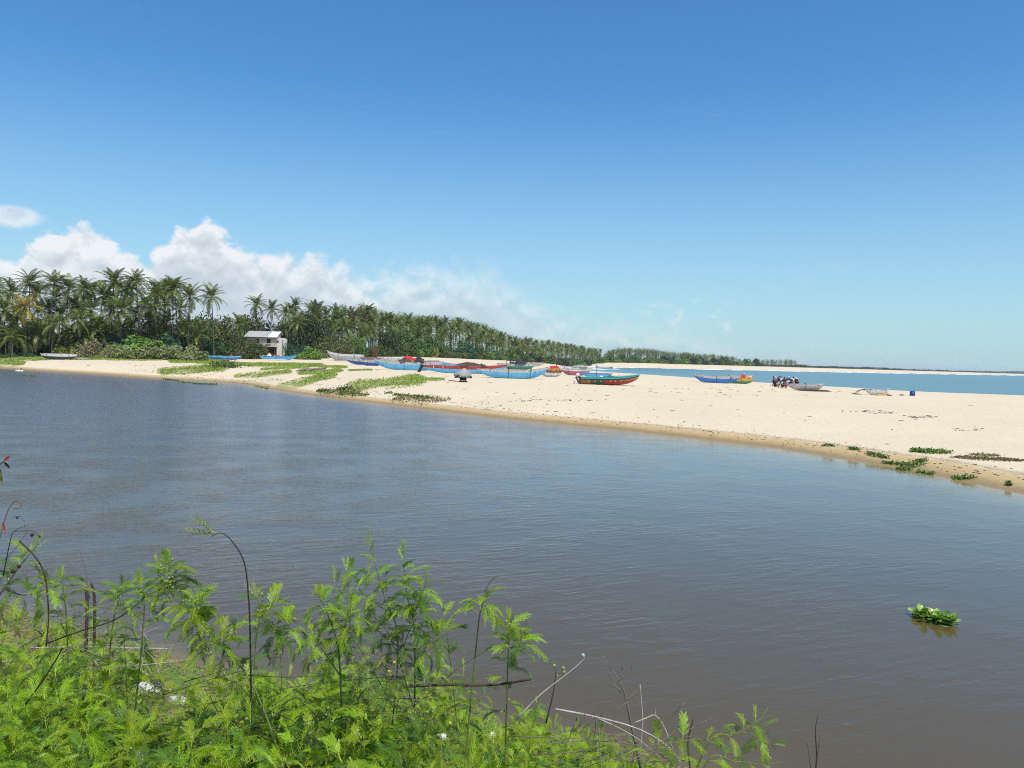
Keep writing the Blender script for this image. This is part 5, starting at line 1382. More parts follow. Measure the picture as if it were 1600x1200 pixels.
WD = [(257, 593, 278, 595, .35, 200, 'green weed at the waterline below the left creeper patch'), (283, 597, 300, 599, .4, 120, 'small weed clump right of the first one at the waterline'), (305, 600, 338, 601, .4, 260, 'flat weed raft afloat off the left creeper patch'),
      (498, 617, 522, 620, .35, 260, 'narrow weed strip afloat left of the large central clump'), (530, 621, 574, 626, .35, 420, 'wide bright weed clump afloat below the big creeper patch'), (602, 627, 612, 628, .2, 60, 'tiny weed tuft left of the tall central clump'),
      (616, 629, 640, 632, .25, 160, 'low end of the weed strip at the sandy bend'), (640, 632, 670, 635, .32, 380, 'tall leafy weed clump at the sandy bend'),
      (35, 587, 52, 588, .5, 60, 'little weed raft on the water near the white float'), (400, 604, 420, 608, .3, 80, 'thin weed line at the waterline left of the bend')]
for a in WD: weed(*a[:6], M_HYD, a[6], leaf=.11, up=.18)
WR = [(1286, 705, 1304, 707, .10, 130, 'small weed tuft, leftmost on the right hand waterline'), (1327, 711, 1342, 713, .12, 150, 'round weed tuft between two others on the right hand waterline'), (1356, 717, 1384, 723, .18, 360, 'leafy weed clump left of the largest one on the right hand shore'),
      (1380, 726, 1418, 731, .12, 260, 'low weed strip joining the two biggest clumps'), (1408, 735, 1444, 729, .22, 520, 'largest weed clump on the right hand shore with bluish leaves'), (1432, 738, 1458, 742, .10, 180, 'weed tongue trailing right from the largest clump'),
      (1490, 749, 1522, 752, .14, 260, 'weed clump on the wet sand near the right picture edge'), (1574, 762, 1578, 764, .06, 160, 'last tiny weed tuft at the right end of the shore')]
for a in WR: weed(*a[:6], M_HYD, a[6], leaf=.055, up=.16)
weed(1428, 706, 1480, 708, .28, 900, M_HYD, 'dark green plant growing on dry sand above the right hand shore', leaf=.06, up=.20, onsand=True, name='beach_plant', cat='plant')
M_DRYW = leafmat('dry_weed', [(0, (0.16, 0.10, 0.05)), (0.6, (0.26, 0.19, 0.09)), (1, (0.22, 0.24, 0.06))], rough=.9, trans=.1)
weed(1495, 715, 1596, 720, .30, 1300, M_DRYW, 'brown dried weed streak on the sand at the right edge', leaf=.05, up=.08, onsand=True, name='dry_weed', cat='dry weed')
weed(1520, 711, 1560, 713, .25, 400, LEAFCOL['yellow'], 'yellow green grass tuft behind the dried weed streak', leaf=.04, up=.10, onsand=True, name='grass_tuft', cat='grass')
weed(508, 611, 560, 613, .8, 500, M_DRYW, 'brownish weed along the foot of the big creeper patch', leaf=.11, up=.2, onsand=True, name='dry_weed', cat='dry weed')
weed(535, 608, 545, 610, .5, 200, LEAFCOL['olive'], 'olive tuft sticking out of the brownish weed', leaf=.12, up=.5, onsand=True, name='grass_tuft', cat='grass')
weed(618, 623, 695, 627, .7, 600, M_DRYW, 'brown green weed drift above the tall leafy clump', leaf=.10, up=.22, onsand=True, name='dry_weed', cat='dry weed')
weed(340, 573, 360, 575, 1.5, 500, LEAFCOL['green'], 'dark green tuft standing on the left creeper patch', leaf=.2, up=1.0, onsand=True, name='grass_tuft', cat='grass')
weed(350, 567, 358, 568, .8, 120, M_DRYW, 'dark scrubby tuft at the right end of the sage scrub', leaf=.2, up=1.0, onsand=True, name='grass_tuft', cat='grass')
# half sunk float with a perched bird near the left edge
dd = ray(30, 580); yy = CAM_H / -dd.z
fl = tag(empty('float', (dd.x * yy, yy, 0), .2), 'pale half sunken hull floating off the left bank', 'float')
MB().ball((0, 0, .02), .8, 12, 6, (1, .4, .35)).build('body', CB['white'], fl, True)
bd_ = tag(empty('cormorant', (dd.x * yy + .35, yy, .26), 1.2), 'small dark water bird perched on the pale float', 'bird')
skm = skin_mesh('body', [(0, 0, .12), (.08, 0, .2), (.12, 0, .32), (.16, 0, .36), (.26, 0, .36), (-.12, 0, .05), (-.24, 0, .0)], [(0, 1), (1, 2), (2, 3), (3, 4), (0, 5), (5, 6)], [.09, .07, .035, .04, .012, .06, .03]); link('body', skm, bd_, M_BLACK)
MB().tube([(0, .03, -.02), (0, .03, .1)], .012, 4).tube([(0, -.03, -.02), (0, -.03, .1)], .012, 4).build('leg', M_BLACK, bd_)

# dark bits of driftwood, seaweed and footprints' litter on the sand
M_BITS = P('driftwood_bits', (0.11, 0.08, 0.055), .95)
def debris():
    r = np.random.default_rng(12); m = MB(); rr1 = random.Random(12)
    spots_ = []
    clusters = [(850, 625, 40, 2, 40), (1050, 640, 130, 16, 22), (1180, 615, 90, 3, 24), (1350, 643, 22, 1, 30), (1380, 645, 12, 1, 20), (1440, 652, 14, 1.5, 40), (1510, 671, 16, 2, 16), (900, 605, 60, 6, 12), (1300, 680, 200, 25, 22), (1110, 610, 80, 4, 40), (700, 575, 100, 12, 40), (560, 575, 60, 10, 20), (770, 620, 80, 12, 24), (640, 600, 90, 8, 15), (180, 570, 120, 5, 40)]
    for cx, cy, sx, sy, n in clusters:
        for k in range(n): spots_.append((cx + rr1.gauss(0, sx), cy + rr1.gauss(0, sy) + 0.0))
    for (px, py) in spots_:
        if py < 562 or px > 1640 or py > 712: continue
        g = hit(px, py)
        if g.z < .25: continue
        a = rr1.uniform(-.5, .7); l = rr1.choice((.06, .08, .12, .2, .3, .45)) * (g.y / 80) ; w2 = l * rr1.uniform(.15, .5)
        m.box((g.x, g.y, g.z + .015), (l, w2, .03 + .02 * rr1.random()), Matrix.Rotation(a, 3, 'Z') @ Matrix.Rotation(rr1.uniform(-.15, .15), 3, 'Y'))
    # tide wrack along the river shore
    Lr = R_LINE[2:11]
    for (ax, ay), (bx, by) in zip(Lr[:-1], Lr[1:]):
        ll = math.hypot(bx - ax, by - ay); n = int(ll * 6)
        for k in range(n):
            t_ = rr1.random(); nx, ny = (by - ay) / ll, -(bx - ax) / ll; off = rr1.choice((rr1.gauss(1.6, .12), rr1.gauss(2.6, .5), rr1.gauss(1.0, .3)))
            x = ax + (bx - ax) * t_ + nx * off; y = ay + (by - ay) * t_ + ny * off
            z = ground_z(x, y)
            if z < .04 or z > 1.1: continue
            l = rr1.uniform(.03, .14) * (max(1, y / 60)); 
            m.box((x, y, z + .012), (l, l * rr1.uniform(.3, .9), .025), Matrix.Rotation(math.atan2(by - ay, bx - ax) + rr1.gauss(0, .5), 3, 'Z'))
    o = m.build('beach_litter', M_BITS); return tag(o, 'dark driftwood bits and tide wrack strewn on the sand', 'beach litter', kind='stuff')
debris()

# surf along the bay
M_FOAM = P('surf_foam', (0.86, 0.87, 0.86), .8)
def surf():
    m = MB(); r = random.Random(4); L = [p for p in S_LINE if p[1] >= 205 and p[0] < 6000]
    pts_ = []
    for (ax, ay), (bx, by) in zip(L[:-1], L[1:]):
        ll = math.hypot(bx - ax, by - ay); n = max(4, int(min(ll / 7, 120)))
        for k in range(n):
            t_ = k / n; pts_.append((ax + (bx - ax) * t_, ay + (by - ay) * t_, (bx - ax) / ll, (by - ay) / ll))
    for off0, wd, brk_ in ((-1.5, 5.0, .0), (9, 4, .45), (20, 3.5, .7)):
        rows = []; ph = r.uniform(0, 9)
        for i, (x, y, tx, ty) in enumerate(pts_):
            D = math.hypot(x, y); sc_ = 1 + D / 1500
            wv_ = 1 + .6 * math.sin(i * .7 + ph) + .4 * math.sin(i * .23)
            on = (math.sin(i * .31 + ph * 2) + .6 * math.sin(i * .83 + ph)) * .5 + .5 > brk_ and not (off0 > 0 and y < 450)
            nx, ny = ty, -tx
            o1 = (off0 + 2 * math.sin(i * .5 + ph)) * sc_; w1 = wd * wv_ * sc_ * (1 if on else 0.02)
            w1 = max(w1, .05)
            rows.append([(x + nx * o1, y + ny * o1, .05), (x + nx * (o1 + w1 * .5), y + ny * (o1 + w1 * .5), .30 if on else .05), (x + nx * (o1 + w1), y + ny * (o1 + w1), .05)])
        m.grid(rows)
    return tag(m.build('surf', M_FOAM, None, True), 'thin white surf breaking along the far beach', 'surf', kind='stuff')
surf()

# ================================================================== near bank plants
M_LEU = leafmat('feathery_leaf', [(0, (0.105, 0.205, 0.007)), (0.5, (0.24, 0.39, 0.011)), (1, (0.52, 0.62, 0.035))], rough=0.42, trans=0.38, spec=0.4, objvar=0.28)
M_LEU_D = leafmat('feathery_leaf_old', [(0, (0.055, 0.13, 0.016)), (0.6, (0.11, 0.22, 0.020)), (1, (0.18, 0.31, 0.03))], rough=0.42, trans=0.3, spec=0.4, objvar=0.25)
M_STEMG = principled('green_stem', (0.16, 0.20, 0.05), 0.6, 0.3, 20)
M_STEMB = principled('brown_stem', (0.075, 0.050, 0.035), 0.8, 0.4, 20)
M_TWIG = principled('dead_twig', (0.20, 0.155, 0.12), 0.95, 0.5, 15, dark=(0.08, 0.055, 0.04))
M_TWIGP = principled('bleached_twig', (0.46, 0.41, 0.34), 0.9, 0.4, 15)
M_TWIGD = principled('black_twig', (0.035, 0.028, 0.024), 0.9, 0.3, 15)
M_STONE = principled('white_stone', (0.55, 0.54, 0.51), 0.9, 0.35, 8, 0.6, 20)
M_BUD = principled('green_flower_head', (0.30, 0.36, 0.09), 0.8, 0.2, 60, 0.5, 150)
M_PUFF = principled('white_flower_head', (0.72, 0.68, 0.52), 0.9)
M_YBALL = principled('yellow_flower_head', (0.50, 0.38, 0.06), 0.9)

def leu_leaf(seed, L=0.23, pin=6, lf=13, droop=0.5, fold=0.0, young=False):
    "twice feathered leaf: midrib, paired side ribs, many narrow leaflets"
    r = np.random.default_rng(seed); V = []; F = []; A = []
    def strip(a, b_, w0, w1, up, c):
        i = len(V); d = b_ - a; sd = np.cross(d, up); sd /= np.linalg.norm(sd) + 1e-9
        V.extend([a - sd * w0, a + sd * w0, b_ + sd * w1, b_ - sd * w1]); F.append((i, i + 1, i + 2, i + 3)); A.extend([c] * 4)
    P = []; e = 0.45; p = np.array([0., 0, 0])
    for i in range(11):
        P.append(p.copy()); e -= droop * 0.11 * (1 + i * .06); p = p + np.array([math.cos(e), 0, math.sin(e)]) * L / 10
    up = np.array([0, 0, 1.0])
    for i in range(10): strip(P[i], P[i + 1], .0022 * (1 - i * .06), .0022 * (1 - (i + 1) * .06), up, .95); 
    for k in range(pin):
        t = 0.28 + 0.70 * k / (pin - 1); f = t * 10; i = min(9, int(f)); q = P[i] + (P[i + 1] - P[i]) * (f - i); d = (P[i + 1] - P[i]); d /= np.linalg.norm(d)
        pl = L * (0.37 - 0.10 * abs(k - pin * .45) / pin * 2) * r.uniform(.88, 1.1)
        for s in (-1, 1):
            ang_ = r.uniform(0.62, 0.85) - 0.32 * k / pin; lift_ = r.uniform(-.1, .25) + fold
            dir_ = d * math.cos(ang_) + np.array([0, s, 0]) * math.sin(ang_) + np.array([0, 0, lift_]); dir_ /= np.linalg.norm(dir_)
            n_ = np.cross(dir_, np.cross(np.array([0, 0, 1.]), dir_)); n_ /= np.linalg.norm(n_)
            sd = np.cross(dir_, n_)
            a = q
            for j in range(lf):
                u = (j + .5) / lf; sag = -0.35 * pl * u * u * droop
                b_ = q + dir_ * pl * u + np.array([0, 0, sag])
                if j in (0, lf // 2): pass
                ll = 0.0100 * (1 - .45 * u ** 3) * (L / .23) * (1.1 if not young else .8); wv = 0.0027 * (L / .23)
                for s2 in (-1, 1):
                    ld = dir_ * .42 + sd * s2 + n_ * r.uniform(-.35, .25); ld /= np.linalg.norm(ld)
                    i0 = len(V); c0 = b_; 
                    V.extend([c0 - dir_ * wv, c0 + ld * ll * .55 - dir_ * wv * 1.25, c0 + ld * ll, c0 + ld * ll * .5 + dir_ * wv * 1.35]); F.append((i0, i0 + 1, i0 + 2, i0 + 3)); A.extend([float(np.clip(.25 + .5 * r.random() + (.15 if young else 0), 0, 1))] * 4)
            strip(q, q + dir_ * pl + np.array([0, 0, -0.35 * pl * droop]), .0013, .0005, n_, .9)
    return mesh_np('leaf', np.array(V), np.array(F), 4, M_LEU, False, dict(rnd=A))
LEAVES = [leu_leaf(500 + k, 0.205, 7 + k % 3, 12, 0.7 + 0.3 * (k % 3)) for k in range(5)]
LEAF_Y = [leu_leaf(520 + k, 0.125, 5, 11, 0.1, 0.35, True) for k in range(3)]
LEAF_D = [leu_leaf(530 + k, 0.20, 7, 13, 1.2, -0.1) for k in range(3)]

def curve(P_, n=14):
    "smooth curve through control points"
    P_ = [Vector(p) for p in P_]; Q = [P_[0] * 2 - P_[1]] + P_ + [P_[-1] * 2 - P_[-2]]; out = []
    for i in range(len(P_) - 1):
        a, b_, c_, d_ = Q[i:i + 4]; m_ = max(2, n // (len(P_) - 1))
        for j in range(m_):
            t = j / m_; out.append(0.5 * ((2 * b_) + (c_ - a) * t + (2 * a - 5 * b_ + 4 * c_ - d_) * t * t + (3 * b_ - a - 3 * c_ + d_) * t ** 3))
    out.append(P_[-1]); return out
def put_leaf(root, base, direction, scale, kind, mat=None, roll=0.0):
    me_ = random.choice({'n': LEAVES, 'y': LEAF_Y, 'd': LEAF_D}[kind])
    o = link('leaf', me_, root, mat or (M_LEU_D if kind == 'd' or random.random() < .25 else M_LEU))
    d = Vector(direction).normalized(); up = Vector((0, 0, 1))
    if abs(d.dot(up)) > .97: up = Vector((0, 1, 0))
    y = up.cross(d).normalized(); z = d.cross(y)
    q = Matrix((d, y, z)).transposed().to_quaternion() @ Quaternion((1, 0, 0), roll)
    o.rotation_mode = 'QUATERNION'; o.rotation_quaternion = q; o.location = base; o.scale = (scale,) * 3
    return o
def feathery(ctrls, label, nleaf, r0=0.010, group=None, start=0.35, branches=(), scale=1.0, heads=0, stem_mat=None, seed=0, tipk='y'):
    "a stem (with side branches) given as world points, clothed in feathery leaves"
    random.seed(9000 + seed)
    if seed < 100: scale *= .82; nleaf = int(nleaf * 1.25)
    base = Vector(ctrls[0][0] if isinstance(ctrls[0][0], (list, tuple, Vector)) else ctrls[0])
    gz = ground_z(base.x, base.y); base.z = gz
    root = tag(empty('feathery_shrub', base), label, 'shrub', group)
    sm = MB(); lines = []
    C0 = curve([base] + [Vector(c) for c in ctrls[1:]], 18); lines.append((C0, r0, start))
    for br in branches:
        k = int(br[0] * (len(C0) - 1)); B_ = curve([C0[k]] + [Vector(c) for c in br[1:]], 10); lines.append((B_, r0 * .55, .12))
    hd = MB(); puffs = MB(); hasH = False
    for C_, rr0, st_ in lines:
        L_ = [c - base for c in C_]; L_[0] = L_[0] - Vector((0, 0, .05)) if C_ is C0 else L_[0]
        n_ = len(L_); sm.tube(L_, [rr0 * (1 - .78 * i / (n_ - 1)) for i in range(n_)], 6)
        nl = max(5, int(nleaf * (1.75 if C_ is C0 else 1.0))); a0 = random.uniform(0, 6.28)
        for k in range(nl):
            t = st_ + (1 - st_) * (k + random.uniform(.1, .6)) / nl; f = min(t, .999) * (n_ - 1); i = int(f); p = L_[i].lerp(L_[i + 1], f - i); d = (L_[i + 1] - L_[i]).normalized()
            a = a0 + k * 2.4; side = d.orthogonal().normalized(); side = Quaternion(d, a) @ side
            young = t > .88
            dirv = side * (1.0 if not young else .6) + d * (.12 + .45 * t) + Vector((0, 0, .12))
            kind = tipk if young else ('d' if (t < .35 and random.random() < .5) else 'n')
            put_leaf(root, p, dirv, scale * random.uniform(.75, 1.15) * (1 - .35 * max(0, t - .6)), kind, roll=random.uniform(-.3, .3))
            if heads and random.random() < heads:
                hasH = True; e_ = p + side * .03 + d * .02
                for q in range(random.randint(1, 3)): hd.ball(e_ + Vector((random.uniform(-.02, .02), random.uniform(-.02, .02), random.uniform(-.01, .03))), random.uniform(.006, .010), 7, 5)
        if tipk == 'y' and C_[-1].z > base.z + .2:
            put_leaf(root, L_[-1], (L_[-1] - L_[-2]), scale * .8, 'y')
    sm.build('stem', stem_mat or (M_STEMB if r0 > .009 else M_STEMG), root, True)
    if hasH: hd.build('flower_heads', M_BUD, root, True)['kind'] = 'stuff'
    return root
W = at_depth
# shrubs one can name, from the pixels and depths they have on the bank
feathery([W(607, 1090, 5.6), W(622, 1010, 5.55), W(600, 930, 5.5), W(575, 845, 5.4)], 'tallest feathery shrub, its slim tip highest over the water', 15, .007, None, .25,
         [(.35, W(560, 960, 5.5), W(520, 905, 5.4)), (.5, W(560, 920, 5.6), W(540, 890, 5.7)), (.2, W(560, 1010, 5.4), W(515, 960, 5.2)), (.3, W(640, 985, 5.4), W(662, 950, 5.3))], seed=1)
feathery([W(650, 1080, 5.4), W(648, 1000, 5.4), W(636, 930, 5.4), W(629, 862, 5.5)], 'dark stemmed feathery shrub right of the tallest one', 14, .0075, None, .3,
         [(.45, W(655, 940, 5.3), W(668, 905, 5.2)), (.3, W(672, 1010, 5.3), W(700, 985, 5.2)), (.2, W(612, 1000, 5.6), W(585, 965, 5.7))], seed=2)
feathery([W(540, 1095, 5.2), W(530, 1030, 5.2), W(512, 960, 5.2), W(500, 935, 5.1)], 'bushy feathery shrub left of the tallest one', 16, .009, None, .15,
         [(.4, W(545, 985, 5.1), W(548, 940, 5.0)), (.3, W(500, 1010, 5.1), W(478, 985, 5.0))], seed=3)
feathery([W(725, 1070, 5.3), W(745, 1000, 5.3), W(752, 950, 5.3), W(760, 938, 5.2)], 'thin bent feathery shrub between the tall pair and the small pale one', 8, .007, None, .45, [(.1, W(700, 1005, 5.3), W(690, 960, 5.3))], seed=4)
feathery([W(792, 1110, 5.3), W(793, 1050, 5.3), W(795, 1000, 5.3), W(796, 972, 5.3)], 'small upright feathery shrub at the right end of the tall group', 12, .006, None, .2, [(.5, W(806, 1010, 5.2), W(822, 995, 5.1))], heads=.2, seed=5)
feathery([W(470, 1150, 4.6), W(400, 1080, 4.7), W(330, 990, 4.8), W(270, 930, 4.9), W(247, 888, 5.0)], 'long leaning feathery branch with small round heads, reaching up to the left', 20, .0075, None, .3,
         [(.75, W(262, 915, 4.9), W(262, 880, 5.0)), (.55, W(300, 970, 4.8), W(310, 935, 4.7)), (.5, W(330, 1020, 4.7), W(372, 985, 4.6))], heads=.5, seed=6)
feathery([W(205, 1090, 5.3), W(222, 1000, 5.3), W(225, 935, 5.3), W(215, 905, 5.3)], 'feathery shrub with one wide leaf spreading left over the water', 12, .007, None, .3, seed=7)
feathery([W(430, 1110, 5.0), W(440, 1040, 5.0), W(415, 960, 5.1), W(400, 930, 5.2)], 'slender pale green branch with round heads right of the black arching stem', 11, .006, None, .35, [(.6, W(440, 990, 5.0), W(455, 970, 4.9))], heads=.4, seed=8)
# arching black stem
random.seed(77)
base = W(398, 1090, 4.7); base.z = ground_z(base.x, base.y)
ar = tag(empty('arching_sapling', base), 'black arching stem whose leafy tip bends over to the left', 'sapling')
Cb = curve([base, W(391, 1000, 4.7), W(388, 930, 4.7), W(382, 880, 4.7), W(366, 850, 4.7), W(347, 833, 4.7), W(330, 838, 4.7)], 24); Lb = [c - base for c in Cb]
MB().tube(Lb, [.0065 * (1 - .7 * i / (len(Lb) - 1)) for i in range(len(Lb))], 6).build('stem', M_TWIGD, ar, True)
for t, dx, dz_ in ((.86, -1, -.55), (.92, -1, -.5), (.95, -1, .05), (1.0, -1, -.2), (.99, -.8, .3)):
    i = min(len(Lb) - 1, int(t * (len(Lb) - 1))); put_leaf(ar, Lb[i], (dx, .1, dz_), 1.15, 'y')
feathery([W(395, 1030, 4.75), W(400, 1000, 4.75), W(415, 960, 4.8), W(430, 945, 4.8)], 'small feathery shoot beside the black arching stem', 7, .004, None, .2, seed=10)
feathery([W(1040, 1215, 4.6), W(1100, 1172, 4.6), W(1150, 1148, 4.6), W(1190, 1122, 4.6)], 'single feathery branch reaching right over open water', 7, .008, None, .3, [(.75, W(1185, 1150, 4.6), W(1208, 1163, 4.6))], scale=.75, seed=11)
feathery([W(1060, 1235, 4.4), W(1100, 1200, 4.4), W(1150, 1190, 4.4), W(1200, 1196, 4.4)], 'low feathery branch at the bottom right of the bank', 6, .006, None, .3, scale=.8, seed=12)
feathery([W(960, 1240, 4.4), W(1010, 1190, 4.5), W(1060, 1160, 4.5), W(1110, 1155, 4.5)], 'feathery sprig above the lowest right branch', 7, .006, None, .3, scale=.8, seed=13)
feathery([W(-40, 1100, 5.0), W(-20, 980, 5.2), W(20, 900, 5.4), W(60, 850, 5.6)], 'feathery branch entering from the left edge with a yellow green tip', 14, .010, None, .3, [(.6, W(40, 930, 5.3), W(90, 915, 5.3))], seed=14)
feathery([W(110, 1060, 5.6), W(105, 990, 5.6), W(100, 930, 5.6), W(96, 905, 5.6)], 'feathery shrub standing left of the two broken stumps', 14, .007, None, .2, seed=15)
feathery([W(160, 1050, 5.7), W(175, 985, 5.7), W(185, 940, 5.7), W(192, 915, 5.7)], 'feathery shrub just right of the two broken stumps', 12, .007, None, .2, seed=16)

# the rest of the thicket, each shrub fitted under the skyline the bank has
def skyl(px): return np.interp(px, [-100, 0, 80, 130, 180, 230, 300, 350, 420, 480, 540, 600, 700, 740, 790, 830, 880, 940, 1000, 1060, 1130, 1180], [890, 905, 915, 925, 945, 960, 1000, 1000, 1000, 990, 960, 960, 1000, 1030, 1050, 1075, 1095, 1115, 1130, 1160, 1190, 1230])
def pix(p):
    q = Vector(p) - Vector((0, 0, CAM_H)); z = q.dot(_F); return 800 + FPX * q.dot(_R) / z, 600 - FPX * q.dot(_U) / z
n_made = 0; tries = 0
rs = random.Random(99)
zones = ['front', 'middle', 'water']
while n_made < 170 and tries < 12000:
    tries += 1
    Y = rs.uniform(2.3, 9.5) if rs.random() < .6 else rs.uniform(2.3, 5.5); px = rs.uniform(-120, 1120)
    x = at_px(px, Y)
    if Y > 1.5 and dist_line(np.array([x]), np.array([Y]), N_LINE)[0] < .5: continue
    if not inside(np.array([x]), np.array([Y]), P_NEAR)[0]: continue
    g = Vector((x, Y, ground_z(x, Y)))
    h = rs.uniform(.22, .8) * (1.0 if Y > 3.5 else .7); lean = Vector((rs.uniform(-.35, .35), rs.uniform(-.2, .25), 0)) * h
    top_ = g + Vector((0, 0, h)) + lean; tpx, tpy = pix(top_ + Vector((0, 0, .07)))
    if tpy < skyl(tpx) + rs.uniform(0, 30): continue
    if tpy > 1260 or tpx < -150: continue
    if 215 < tpx < 345 and tpy < 1060: continue
    mid_ = g.lerp(top_, .5) - lean * .2
    z_ = 'nearest the camera' if Y < 3.6 else ('in the middle of the bank' if Y < 5.6 else 'close to the water')
    sd_ = 'left' if px < 420 else ('middle' if px < 760 else 'right hand')
    br = []
    for q in range(rs.choice((1, 2, 2, 3))):
        a = rs.uniform(0, 6.28); s_ = rs.uniform(.15, .38)
        b0 = g.lerp(top_, .35); br.append((rs.uniform(.25, .6), b0 + Vector((math.cos(a) * s_ * .5, math.sin(a) * s_ * .5, s_ * .3)), b0 + Vector((math.cos(a) * s_, math.sin(a) * s_, s_ * .62))))
    feathery([g, mid_, top_], 'low feathery shrub, %s part of the bank, %s' % (sd_, z_), rs.choice((8, 9, 10)), .005, 'low feathery shrubs, %s part, %s' % (sd_, z_), .10, br, scale=rs.uniform(.75, 1.05), heads=.06, seed=100 + n_made)
    n_made += 1
print('shrubs', n_made, tries)

# undergrowth on the bank: small leaves, joined
def bank_cover():
    r = np.random.default_rng(44)
    def pts_on(n, Y0, Y1, pw=1.0):
        Y = Y0 + (Y1 - Y0) * r.random(n) ** pw; X = (r.uniform(-150, 1250, n) - 800) / FPX * Y
        k = inside(X, Y, P_NEAR) & (dist_line(X, Y, N_LINE) > .25); return X[k], Y[k]
    X, Y = pts_on(90000, 2.0, 14, 1.2)
    m_ = wob(X, Y, 2.2, 51) + .5 * wob(X, Y, 6, 52)
    k = r.random(len(X)) < np.clip(.55 + m_ * 1.1, .06, 1); X, Y = X[k], Y[k]; n = len(X)
    Z = terrain(X, Y); lift_ = r.random(n) ** 1.5 * (.10 + .16 * np.clip(m_[k], 0, 1))
    C = np.stack([X, Y, Z + lift_ + .005], 1)
    nr_ = r.normal(size=(n, 3)) * .55 + [0, -.15, .8]; nr_ /= np.linalg.norm(nr_, axis=1)[:, None]
    t1 = np.cross(nr_, r.normal(size=(n, 3))); t1 /= np.linalg.norm(t1, axis=1)[:, None]; t2 = np.cross(nr_, t1); sz = (.017 * r.uniform(.5, 1.5, n))[:, None]
    V = np.stack([C - t1 * sz, C - t2 * sz * .55, C + t1 * sz, C + t2 * sz * .55], 1).reshape(-1, 3)
    me_ = mesh_np('undergrowth', V, np.arange(n * 4).reshape(n, 4), 4, LEAFCOL['bright'], False, dict(rnd=np.repeat(r.random(n), 4)))
    tag(link('bank_undergrowth', me_), 'small leaved green undergrowth covering the near bank', 'undergrowth', kind='stuff')
    # feathery leaves lying low, joined
    src = []
    for me0 in (LEAVES[0], LEAVES[3], LEAF_D[0]):
        src.append(np_of(me0))
    X, Y = pts_on(3000, 2.1, 9.5, 1.3); V = []; F = []; A = []; o_ = 0
    for x, y in zip(X, Y):
        px_, py_ = pix((x, y, ground_z(x, y) + .2))
        if px_ > 1130 or (220 < px_ < 345 and py_ < 1050) or py_ > 1330 or py_ < skyl(px_) + 25: continue
        v, f, a = src[r.integers(0, 3)]; sel = r.random(len(f)) < .6; f = f[sel]
        s_ = r.uniform(.7, 1.05); th = r.uniform(0, 6.28); ti = r.uniform(-.5, .5)
        Rt = rotz(th) @ np.array([[math.cos(ti), 0, math.sin(ti)], [0, 1, 0], [-math.sin(ti), 0, math.cos(ti)]])
        V.append((v * s_) @ Rt.T + [x, y, ground_z(x, y) + r.uniform(.05, .28)]); F.append(f + o_); A.append(np.clip(a + r.uniform(-.25, .2), 0, 1)); o_ += len(v)
    me_ = mesh_np('low_leaves', np.concatenate(V), np.concatenate(F), 4, M_LEU, False, dict(rnd=np.concatenate(A)))
    tag(link('low_feathery_growth', me_), 'tangle of low feathery leaves under the shrubs on the near bank', 'undergrowth', kind='stuff')
    # grass blades and litter
    X, Y = pts_on(26000, 2.0, 14, 1.1); n = len(X); Z = terrain(X, Y); h = r.uniform(.04, .16, n); a = r.uniform(0, 6.28, n); ln = r.normal(size=(n, 2)) * .05; w_ = r.uniform(.0015, .0035, n)
    b0 = np.stack([X - np.cos(a) * w_, Y - np.sin(a) * w_, Z - .01], 1); b1 = np.stack([X + np.cos(a) * w_, Y + np.sin(a) * w_, Z - .01], 1); t_ = np.stack([X + ln[:, 0], Y + ln[:, 1], Z + h], 1)
    me_ = mesh_np('blades', np.stack([b0, b1, t_], 1).reshape(-1, 3), np.arange(n * 3).reshape(n, 3), 3, LEAFCOL['sage'], False, dict(rnd=np.repeat(r.random(n), 3)))
    tag(link('bank_grass', me_), 'thin grass blades among the plants of the near bank', 'grass', kind='stuff')
    m = MB(); rr1 = random.Random(3)
    for k in range(1500):
        Yk = rr1.uniform(2.2, 13); xk = at_px(rr1.uniform(-150, 1150), Yk)
        if not inside(np.array([xk]), np.array([Yk]), P_NEAR)[0]: continue
        z = ground_z(xk, Yk) + .012 + rr1.random() * .05; L_ = rr1.uniform(.03, .22)
        d_ = Vector((rr1.gauss(0, 1), rr1.gauss(0, 1), rr1.gauss(0, .25))).normalized() * L_
        m.tube([Vector((xk, Yk, z)), Vector((xk, Yk, z)) + d_ * .5 + Vector((0, 0, .01)), Vector((xk, Yk, z)) + d_], [.0035, .003, .0015], 3, False)
    tag(m.build('bank_litter', M_TWIG), 'dry twigs and stalks littering the near bank', 'litter', kind='stuff')
bank_cover()

# bare twigs and dead stalks
def twig(label, lines, mat, r0, name='dead_twig', cat='twig', balls=None, bmat=None, bname='seed_head'):
    b0 = Vector(lines[0][0]); 
    if len(lines) == 1 and not balls:
        o = MB().tube([c - b0 for c in curve(lines[0], 16)], [r0 * (1 - .7 * i / 40) for i in range(len(curve(lines[0], 16)))], 6).build(name, mat, None, True); o.location = b0; return tag(o, label, cat)
    root = tag(empty(name, b0), label, cat)
    for i, L_ in enumerate(lines):
        C_ = curve(L_, 12); n_ = len(C_); rr0 = r0 if i == 0 else r0 * .55
        MB().tube([c - b0 for c in C_], [rr0 * (1 - .75 * k / (n_ - 1)) for k in range(n_)], 6).build('stem' if i == 0 else 'branch', mat, root, True)
    for p, r_ in (balls or []):
        MB().ball(Vector(p) - b0, r_, 9, 6).build(bname, bmat, root, True)
    return root
def gp(px, Y): x = at_px(px, Y); return Vector((x, Y, ground_z(x, Y)))
